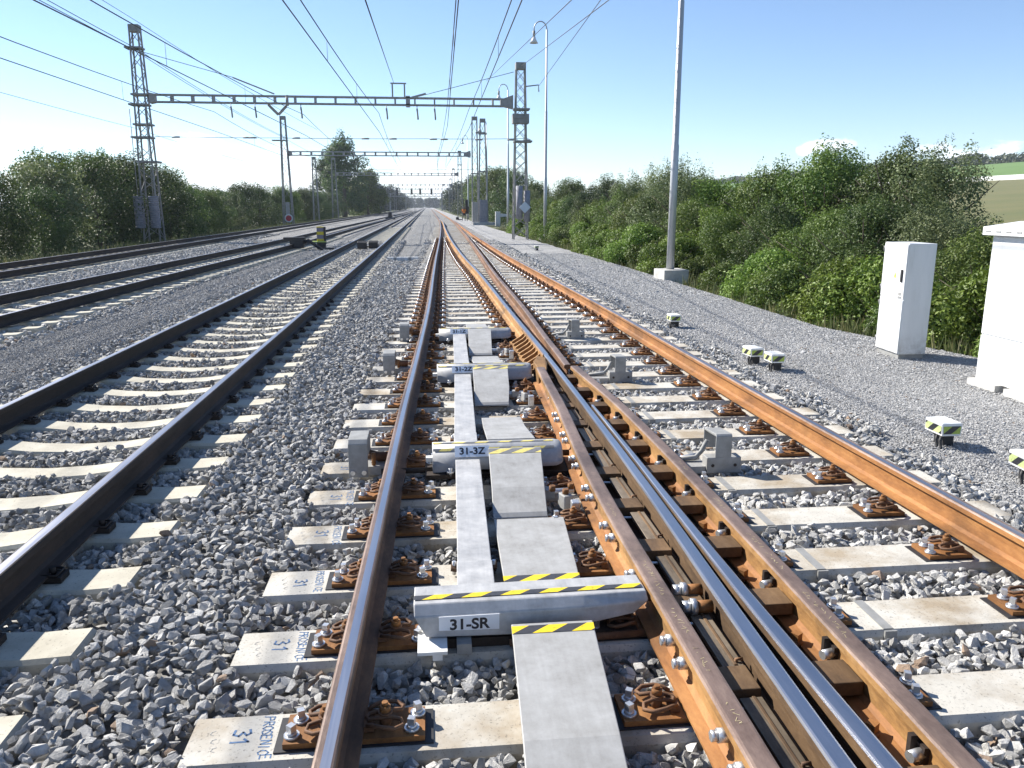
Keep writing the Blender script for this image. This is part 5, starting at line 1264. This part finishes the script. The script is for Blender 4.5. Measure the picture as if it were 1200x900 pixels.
variant('tall1', 9.0, 10.0, 46, 15000, 0.28, 'leaf_mid', 12, 1, base=0.12)
variant('far0', 11, 8.5, 40, 6000, 0.55, 'far_leaf', 13, 1, base=0.02)
variant('far1', 9, 7.0, 36, 6000, 0.5, 'far_leaf', 14, 1, base=0.02)
LOOK = {'bush0': 'mid-green leafy shrub', 'bush1': 'dark green dense shrub', 'bush2': 'fresh bright green shrub', 'bush3': 'grey-green shrub with loose upright sprays', 'low0': 'low bright green bush', 'low1': 'low mid-green bush',
        'tree0': 'dark dense hedge tree', 'tree1': 'mid-green hedge tree', 'tree2': 'pale grey-green hedge tree', 'tall0': 'very tall dark tree', 'tall1': 'rounded green tree', 'far0': 'hazy far tree', 'far1': 'smaller hazy far tree'}
def plant(key, x, y, z, s, label, cat, group, sz=None):
    cr, tr, w, h = VAR[key]
    name = {'b': 'shrub', 'l': 'low_bush', 't': 'tree', 'f': 'tree'}[key[0]]
    t = thing(name, label, cat, (x, y, z), random.uniform(0, 6.28), group)
    t.scale = (s, s, sz or s)
    link('trunk', tr, t); link('crown', cr, t)
    return t
def where(y, side):
    if side == 'l':
        if y < 30: return 'before the mast with counterweights'
        if y < 46: return 'just before the counterweight mast'
        if y < 66: return 'beyond the counterweight mast'
        if y < 88: return 'before the red disc mast'
        if y < 115: return 'beyond the red disc mast'
        return 'near the tall dark tree'
    if y < 13: return 'behind the white cabinets'
    if y < 19: return 'before the nearest lamp post'
    if y < 24: return 'at the nearest lamp post'
    if y < 36: return 'past the nearest lamp post'
    if y < 50: return 'near the second lamp post'
    return 'behind the diamond sign mast'
LEFT = 'hedge trees along the outermost track'; RIGHT = 'shrubs along the gravel path'
ordinal = ['nearest', 'second', 'third', 'fourth', 'fifth', 'sixth', 'seventh', 'eighth', 'ninth', 'tenth']
count = {}
def place(key, x, y, z, s, side, group, extra='', sz=None):
    base = LOOK[key] + ' ' + extra + where(y, side); k = count.get(base, 0); count[base] = k + 1
    lab = base if k == 0 else f'{ordinal[min(k, 9)]} {base}'
    plant(key, x, y, z, s, lab, 'tree' if key[0] in 'tf' else 'shrub', group, sz)
# left hedge, front row then a higher row behind
rr = random.Random(5)
y = 17.0
i = 0
keysL = ['tree2', 'tree1', 'tree0', 'tree0', 'tree1', 'tree0', 'tree0']
while y < 165:
    s = 0.46 + 0.12 * rr.random() if y < 40 else (0.72 + 0.14 * rr.random() if y < 58 else 0.54 + 0.16 * rr.random())
    if y > 95: s += 0.12
    place(keysL[(i * 3 + rr.randint(0, 1)) % 7], -17.2 - rr.random() * 1.0, y, -0.7, s, 'l', LEFT, 'in front row ')
    y += 3.1 + rr.random() * 1.0 + (y > 80) * 2.2; i += 1
y = 24.0
while y < 160:
    s = 0.50 + 0.08 * rr.random() if y < 43 else (0.90 + 0.10 * rr.random() if y < 57 else 0.62 + 0.14 * rr.random())
    place(['tree0', 'tree1', 'tree0'][rr.randint(0, 2)], -21.0 - rr.random() * 2.5, y, -0.8, s, 'l', LEFT, 'in back row ')
    y += 5.0 + rr.random() * 2 + (y > 80) * 3
plant('tall0', -16.9, 170, -0.7, 1.15, 'very tall dark tree towering over the left hedge', 'tree', LEFT, 1.05)
plant('tall0', -20.5, 176, -0.7, 0.85, 'tall dark tree just behind the towering one on the left', 'tree', LEFT)
plant('tall1', -13.6, 190, -0.7, 1.0, 'rounded tall tree right of the towering dark tree', 'tree', LEFT)
plant('tall1', -16, 205, -0.7, 0.9, 'rounded tree behind the other rounded one on the left', 'tree', LEFT)
FAR = 'hazy trees near the vanishing point'
k = 0
for y in (225, 250, 280, 320, 370, 430, 500, 580, 680, 800):
    for sgn in (-1, 1):
        x = (-17 - rr.random() * 5 if sgn < 0 else 11 + rr.random() * 6)
        plant(['far0', 'far1'][k % 2], x, y, -0.8, (0.85 if sgn < 0 else 1.05) + 0.4 * rr.random(), f'{ordinal[k // 2]} hazy tree {"left" if sgn < 0 else "right"} of the line past the fourth gantry', 'tree', FAR); k += 1
for x in (-28, -18, -8, 2, 9, 18, 30): plant('far0', x, 900 + rr.random() * 40, -1, 1.3, 'bluish hazy tree at the very end of the line', 'tree', FAR)
# right side: low bright plants at the gravel edge, shrubs behind, taller ones at the back
y = 7.0
i = 0
while y < 62:
    ex = edge_r(y)
    if not (19.2 < y < 21.6) and not (45.5 < y < 48.5):
        place(['low0', 'low1', 'low0'][i % 3], ex + 0.95 + rr.random() * 0.45, y, -0.75, 0.72 + 0.3 * rr.random(), 'r', RIGHT, 'at gravel edge ')
    y += 0.95 + 0.4 * rr.random() + (y > 35) * 0.8; i += 1
y = 6.5; i = 0
seq = ['bush1', 'bush0', 'bush2', 'bush0', 'bush3', 'bush1', 'bush0', 'bush2']
while y < 72:
    s = (0.46 + 0.10 * rr.random() if y < 14 else 0.56 + 0.14 * rr.random())
    if y > 24: s = 0.66 + 0.15 * rr.random()
    place(seq[i % 8], edge_r(y) + 2.3 + rr.random() * 0.6, y, -0.95, s, 'r', RIGHT, 'in the middle row ')
    y += 1.55 + rr.random() * 0.5 + (y > 40) * 1.0; i += 1
for key, x, y, s, lab in (('bush0', 11.3, 22.4, 1.04, 'big leafy shrub left of the tallest shrub on the right'), ('bush1', 12.3, 20.2, 0.93, 'tallest dense dark shrub above the tall white cabinet'), ('bush3', 12.6, 18.9, 0.80, 'grey-green shrub with upright sprays above the tall white cabinet'),
                          ('bush0', 10.4, 24.0, 0.92, 'mid-green shrub between the lamp post and the tallest shrub'), ('bush2', 9.9, 26.8, 0.98, 'fresh green shrub just right of the nearest lamp post'),
                          ('bush3', 10.0, 34.0, 0.86, 'grey-green shrub with bare sprays left of the nearest lamp post'), ('bush3', 9.4, 37.5, 0.80, 'second grey-green spray shrub left of the nearest lamp post'), ('bush0', 10.6, 31.0, 0.90, 'mid-green shrub behind the nearest lamp post'),
                          ('bush1', 10.5, 42.0, 0.85, 'dark shrub between the second lamp post and the spray shrubs'), ('bush1', 11.0, 50.0, 0.98, 'dark rounded shrub right behind the second lamp post'), ('bush1', 9.8, 56.0, 0.95, 'dark shrub right of the near right mast'),
                          ('tree0', 11.5, 66, 0.72, 'dark tree seen through the near right mast'), ('tree0', 10.0, 76, 0.75, 'dark tree left of the near right mast'), ('tree1', 11.5, 86, 0.8, 'mid-green tree behind the grey cabinets'), ('tree0', 10.6, 100, 1.05, 'dark tree behind the worker'),
                          ('tree1', 10.5, 118, 1.35, 'broad green tree beyond the worker'), ('tree0', 11.5, 140, 1.35, 'dark tree far beyond the worker'), ('tree1', 11, 165, 1.45, 'mid-green tree far beyond the worker'), ('tree0', 11, 195, 1.5, 'far dark tree at the right of the line'),
                          ('bush0', 13.6, 23.5, 0.66, 'shrub seen in the gap behind the big leafy one'), ('bush2', 12.0, 13.6, 0.50, 'fresh green shrub above the large white cabinet'), ('bush0', 11.0, 10.8, 0.48, 'mid-green shrub behind the large white cabinet'), ('bush1', 9.6, 15.0, 0.62, 'dark shrub between the two white cabinets'), ('bush0', 9.6, 12.2, 0.52, 'mid-green shrub between the two white cabinets')):
    plant(key, x, y, -1.0, s, lab, 'tree' if key[0] == 't' else 'shrub', RIGHT)
# round pale tuft at the gravel edge
VAR['tuft'] = (leaf_mesh('crown', [(0, 0, 0.45, 0.62, 0.62, 0.5), (0.2, 0.1, 0.4, 0.5, 0.5, 0.42)], 6000, 0.06, 'leaf_bright', 40), trunk_mesh(0.8, 0.7, 41, 2), 1.2, 0.9)
LOOK['lt'] = 'tuft'; VAR['lt'] = VAR['tuft']
plant('lt', 6.55, 27.2, -0.45, 0.95, 'round pale green feathery tuft at the gravel edge', 'shrub', RIGHT)

# grass and weeds (stuff): blades along the left verge and at the gravel edge
def grass(name, n, xf, y0, y1, hmax, zf, label):
    g = np.random.default_rng(len(name) + n)
    yy = y0 + (y1 - y0) * g.random(n) ** 1.6; xx = xf(yy, g); zz = np.array([zf] * n)
    h = hmax * (0.3 + 0.65 * g.random(n)) * (0.6 + 0.6 * np.sin(yy * 1.7) ** 2); a = g.random(n) * 2 * PI; w = 0.012 + 0.02 * g.random(n)
    dx, dy = np.cos(a), np.sin(a); lean = g.normal(0, 0.22, (n, 2)) * h[:, None]
    v0 = np.stack([xx - dx * w, yy - dy * w, zz], 1); v1 = np.stack([xx + dx * w, yy + dy * w, zz], 1); v2 = np.stack([xx + lean[:, 0], yy + lean[:, 1], zz + h], 1)
    V = np.stack([v0, v1, v2], 1).reshape(-1, 3)
    me = bpy.data.meshes.new(name); me.from_pydata(V.tolist(), [], [(3 * i, 3 * i + 1, 3 * i + 2) for i in range(n)])
    at = me.attributes.new('tint', 'FLOAT', 'POINT'); at.data.foreach_set('value', np.repeat(g.random(n), 3).astype(np.float32))
    me.materials.append(MATS['grass_blade']); me.update(); return tag(link(name, me), label, None, None, 'stuff')
grass('verge_grass', 20000, lambda y, g: -13.1 - 2.2 * g.random(len(y)) ** 1.3, 14, 110, 0.42, -0.45, 'dry pale grass and weeds along the foot of the left hedge')
grass('edge_grass', 14000, lambda y, g: np.array([edge_r(q_) for q_ in y]) + 0.12 + 0.9 * g.random(len(y)), 6, 70, 0.48, -0.55, 'green weeds along the right gravel edge')
# far wood on the hill
g_ = np.random.default_rng(77)
bl = [(308 + 12 * g_.random(), 150 + 18 * k + 8 * g_.random(), 23.5 + 3.0 * g_.random(), 12, 12, 4.5) for k in range(48)]
o = link('far_wood', leaf_mesh('far_wood', bl, 30000, 2.0, 'far_leaf', 78)); tag(o, 'dark strip of wood on the skyline beyond the green field', None, None, 'stuff')

# ------------------------------------------------------------------ ballast stones and gravel (stuff)
def stone_protos(name, mat, n, seed, flat=0.62):
    c_ = bpy.data.collections.new(name); g = random.Random(seed)
    for k in range(n):
        bm = bmesh.new()
        for _ in range(13):
            v = Vector((g.gauss(0, 1), g.gauss(0, 1), g.gauss(0, 1))).normalized() * g.uniform(0.42, 0.56)
            bm.verts.new((v.x, v.y * g.uniform(0.7, 0.9), v.z * flat))
        r_ = bmesh.ops.convex_hull(bm, input=bm.verts)
        bmesh.ops.delete(bm, geom=[e for e in r_['geom_unused'] if isinstance(e, bmesh.types.BMVert)], context='VERTS')
        bmesh.ops.recalc_face_normals(bm, faces=bm.faces)
        me = bpy.data.meshes.new(name); bm.to_mesh(me); bm.free(); me.materials.append(MATS[mat])
        c_.objects.link(bpy.data.objects.new(name, me))
    return c_
def scatter(name, label, pts, scl, coll, nproto, seed, tone=None, tilt=0.45):
    g = np.random.default_rng(seed); n = len(pts)
    me = bpy.data.meshes.new(name); me.vertices.add(n); me.vertices.foreach_set('co', pts.astype(np.float32).ravel())
    a = me.attributes.new('scl', 'FLOAT_VECTOR', 'POINT'); a.data.foreach_set('vector', scl.astype(np.float32).ravel())
    rot = np.stack([g.normal(0, tilt, n), g.normal(0, tilt, n), g.random(n) * 2 * PI], 1)
    a = me.attributes.new('rot', 'FLOAT_VECTOR', 'POINT'); a.data.foreach_set('vector', rot.astype(np.float32).ravel())
    a = me.attributes.new('idx', 'INT', 'POINT'); a.data.foreach_set('value', g.integers(0, nproto, n).astype(np.int32))
    tn = np.ones(n) if tone is None else tone
    a = me.attributes.new('tone', 'FLOAT_VECTOR', 'POINT'); a.data.foreach_set('vector', np.repeat(tn, 3).astype(np.float32))
    me.update(); o = link(name, me)
    ng = bpy.data.node_groups.new(name, 'GeometryNodeTree')
    ng.interface.new_socket('Geometry', in_out='INPUT', socket_type='NodeSocketGeometry'); ng.interface.new_socket('Geometry', in_out='OUTPUT', socket_type='NodeSocketGeometry')
    gi, go = ng.nodes.new('NodeGroupInput'), ng.nodes.new('NodeGroupOutput')
    ip = ng.nodes.new('GeometryNodeInstanceOnPoints'); ci = ng.nodes.new('GeometryNodeCollectionInfo')
    ci.inputs['Collection'].default_value = coll; ci.inputs['Separate Children'].default_value = True; ci.inputs['Reset Children'].default_value = True
    def attr(nm, ty):
        q_ = ng.nodes.new('GeometryNodeInputNamedAttribute'); q_.data_type = ty; q_.inputs['Name'].default_value = nm; return q_.outputs[0]
    ng.links.new(gi.outputs[0], ip.inputs['Points']); ng.links.new(ci.outputs[0], ip.inputs['Instance']); ip.inputs['Pick Instance'].default_value = True
    ng.links.new(attr('idx', 'INT'), ip.inputs['Instance Index']); ng.links.new(attr('rot', 'FLOAT_VECTOR'), ip.inputs['Rotation']); ng.links.new(attr('scl', 'FLOAT_VECTOR'), ip.inputs['Scale'])
    ng.links.new(ip.outputs[0], go.inputs[0])
    md = o.modifiers.new('scatter', 'NODES'); md.node_group = ng
    return tag(o, label, None, None, 'stuff')
RECT = np.array(SLEEPER_RECTS)
def jitter_grid(x0, x1, y0, y1, cell, g):
    xs, ys_ = np.meshgrid(np.arange(x0, x1, cell), np.arange(y0, y1, cell))
    p = np.stack([xs.ravel(), ys_.ravel()], 1); return p + (g.random(p.shape) - 0.5) * cell * 1.1
def off_sleepers(p, m):
    keep = np.ones(len(p), bool)
    for x0, x1, y, hw in RECT:
        if y < p[:, 1].min() - 1 or y > p[:, 1].max() + 1: continue
        keep &= ~((np.abs(p[:, 1] - y) < hw - 0.012 + m) & (p[:, 0] > x0 - 0.005 - m) & (p[:, 0] < x1 + 0.005 + m))
    return p[keep]
def bed_z(x, y):
    """height of the stone surface: a little higher between the tracks and on the shoulders"""
    l = RAIL_L(y)
    z = np.full(len(x), -0.246)
    z += np.where((x > -1.55) & (x < l - 0.45), 0.042, 0)
    z += np.where((x > A_L + 0.12) & (x < A_R - 0.12), -0.004, 0)
    z += np.where(x > RAIL_R(y) + 0.3, 0.02, 0)
    z += np.where(x < -4.1, -0.015, 0)
    z += 0.014 * np.sin(x * 5.1 + 1.3 * np.sin(y * 2.3)) * np.sin(y * 4.3)
    return z
protos = stone_protos('ballast_stone', 'ballast_stone', 28, 3)
P, SC = [], []
g = np.random.default_rng(21)
for x0, x1, y0, y1, cell, size, m in ((-5.0, 4.05, 1.2, 8.0, 0.0385, 0.062, 0.012), (-5.0, 4.05, 8.0, 19, 0.044, 0.062, 0.015), (-5.0, 4.05, 19, 44, 0.066, 0.085, 0.02), (-9.9, -5.6, 11, 46, 0.075, 0.095, 0.02), (-13.0, -9.9, 19, 56, 0.10, 0.12, 0.02)):
    p = jitter_grid(x0, x1, y0, y1, cell, g)
    lim = 3.62 + 0.07 * np.sin(p[:, 1] * 2.1) + 0.07 * np.sin(p[:, 1] * 5.3) + g.normal(0, 0.05, len(p))
    p = p[p[:, 0] < lim]
    if x0 > -6:
        p = p[p[:, 0] > -4.40 + 0.05 * np.sin(p[:, 1] * 1.7) + g.normal(0, 0.05, len(p))]
        p = p[~((p[:, 1] > 27) & (p[:, 0] > -1.2) & (p[:, 0] < RAIL_L(p[:, 1]) - 0.75))]
    elif x0 > -10: p = p[p[:, 0] < RAIL_BL(p[:, 1]) + 2.25 + g.normal(0, 0.06, len(p))]
    p = off_sleepers(p, m)
    n = len(p); z = bed_z(p[:, 0], p[:, 1]) + g.normal(0, 0.010, n) - size * 0.10
    s = size * np.exp(g.normal(0, 0.26, n)); s = np.clip(s, size * 0.5, size * 1.45)
    P.append(np.column_stack([p, z])); SC.append(np.column_stack([s, s * g.uniform(0.75, 1.05, n), s * g.uniform(0.8, 1.15, n)]))
    # a looser second layer
    q_ = off_sleepers(p[g.random(n) < 0.42] + g.normal(0, cell * 0.4, (1, 2)), m + 0.012)
    n2 = len(q_); z = bed_z(q_[:, 0], q_[:, 1]) + 0.020 + g.normal(0, 0.008, n2); s = np.clip(size * np.exp(g.normal(-0.05, 0.24, n2)), size * 0.5, size * 1.35)
    P.append(np.column_stack([q_, z])); SC.append(np.column_stack([s, s * g.uniform(0.7, 1.0, n2), s * g.uniform(0.8, 1.15, n2)]))
P, SC = np.concatenate(P), np.concatenate(SC)
# a few stones that strayed onto the sleepers and the gravel
n = 240
yy = g.uniform(2, 14, n); xx = np.where(g.random(n) < 0.5, g.uniform(3.6, 4.5, n), g.uniform(-0.5, 3.2, n)); zz = np.where(xx > 3.5, -0.235, -0.187)
P = np.concatenate([P, np.column_stack([xx, yy, zz])[xx > 3.5]]); s = g.uniform(0.03, 0.05, n)[xx > 3.5]; SC = np.concatenate([SC, np.column_stack([s, s * 0.9, s * 0.8])])
scatter('ballast', 'grey crushed stone ballast around the sleepers', P, SC, protos, 28, 5, np.interp(P[:, 0], [-4, -1.2, 0.2, 1.2, 4], [0.98, 1.0, 1.08, 1.18, 1.2]))
def fine(name, label, mat, parts, zf, seed):
    pr = stone_protos(name + '_grain', mat, 12, seed, 0.7); g = np.random.default_rng(seed); P, SC = [], []
    for x0, x1, y0, y1, cell, size in parts:
        p = jitter_grid(x0, x1, y0, y1, cell, g); p = p[zf(p, g)]
        n = len(p); s = size * np.exp(g.normal(0, 0.3, n)); e_ = np.array([edge_r(q_) for q_ in p[:, 1]]); z = np.interp(p[:, 0] - np.where(p[:, 0] > 5.5, e_, 6.1), [-26, -6.1, -2.60, -2.38, -1.5, -0.6, 0, 0.35], [-0.262, -0.262, -0.28, -0.258, -0.247, -0.249, -0.272, -0.45]) + g.normal(0, 0.002, n)
        P.append(np.column_stack([p, z])); SC.append(np.column_stack([s, s * g.uniform(0.75, 1, n), s * g.uniform(0.55, 0.85, n)]))
    scatter(name, label, np.concatenate(P), np.concatenate(SC), pr, 12, seed, None, 0.2)
fine('path_gravel', 'fine light grey gravel of the path on the right', 'gravel_grain', [(3.48, 7.2, 3.6, 9.5, 0.0175, 0.019), (3.48, 7.2, 9.5, 16, 0.024, 0.025), (3.48, 6.5, 16, 32, 0.036, 0.038)], lambda p, g: (p[:, 0] > 3.56 + g.normal(0, 0.05, len(p))) & (p[:, 0] < np.array([edge_r(q_) for q_ in p[:, 1]]) + 0.2 + g.normal(0, 0.08, len(p))), 31)
fine('walkway_gravel', 'fine dark gravel of the walkway between the left tracks', 'path_grain', [(-6.0, -4.3, 5.5, 14, 0.021, 0.023), (-6.0, -4.3, 14, 38, 0.038, 0.040)], lambda p, g: (p[:, 0] > RAIL_BL(p[:, 1]) + 2.2 + g.normal(0, 0.05, len(p))) & (p[:, 0] < -4.36 + 0.05 * np.sin(p[:, 1] * 1.7)), 32)

# ------------------------------------------------------------------ thin summer haze down the line
hm = bpy.data.materials.new('haze_air'); hm.use_nodes = True; hn = hm.node_tree.nodes; hn.clear()
ho = hn.new('ShaderNodeOutputMaterial'); hv = hn.new('ShaderNodeVolumePrincipled')
hv.inputs['Density'].default_value = 0.00022; hv.inputs['Color'].default_value = (0.80, 0.88, 1.0, 1); hv.inputs['Anisotropy'].default_value = 0.2
hm.node_tree.links.new(hv.outputs[0], ho.inputs['Volume']); MATS['haze_air'] = hm
mb = MB(); mb.box((0, 3300, 25.7), (8600, 8000, 56.0), 'haze_air'); tag(mb.build('haze'), 'thin bluish haze over the far end of the line', None, None, 'stuff')
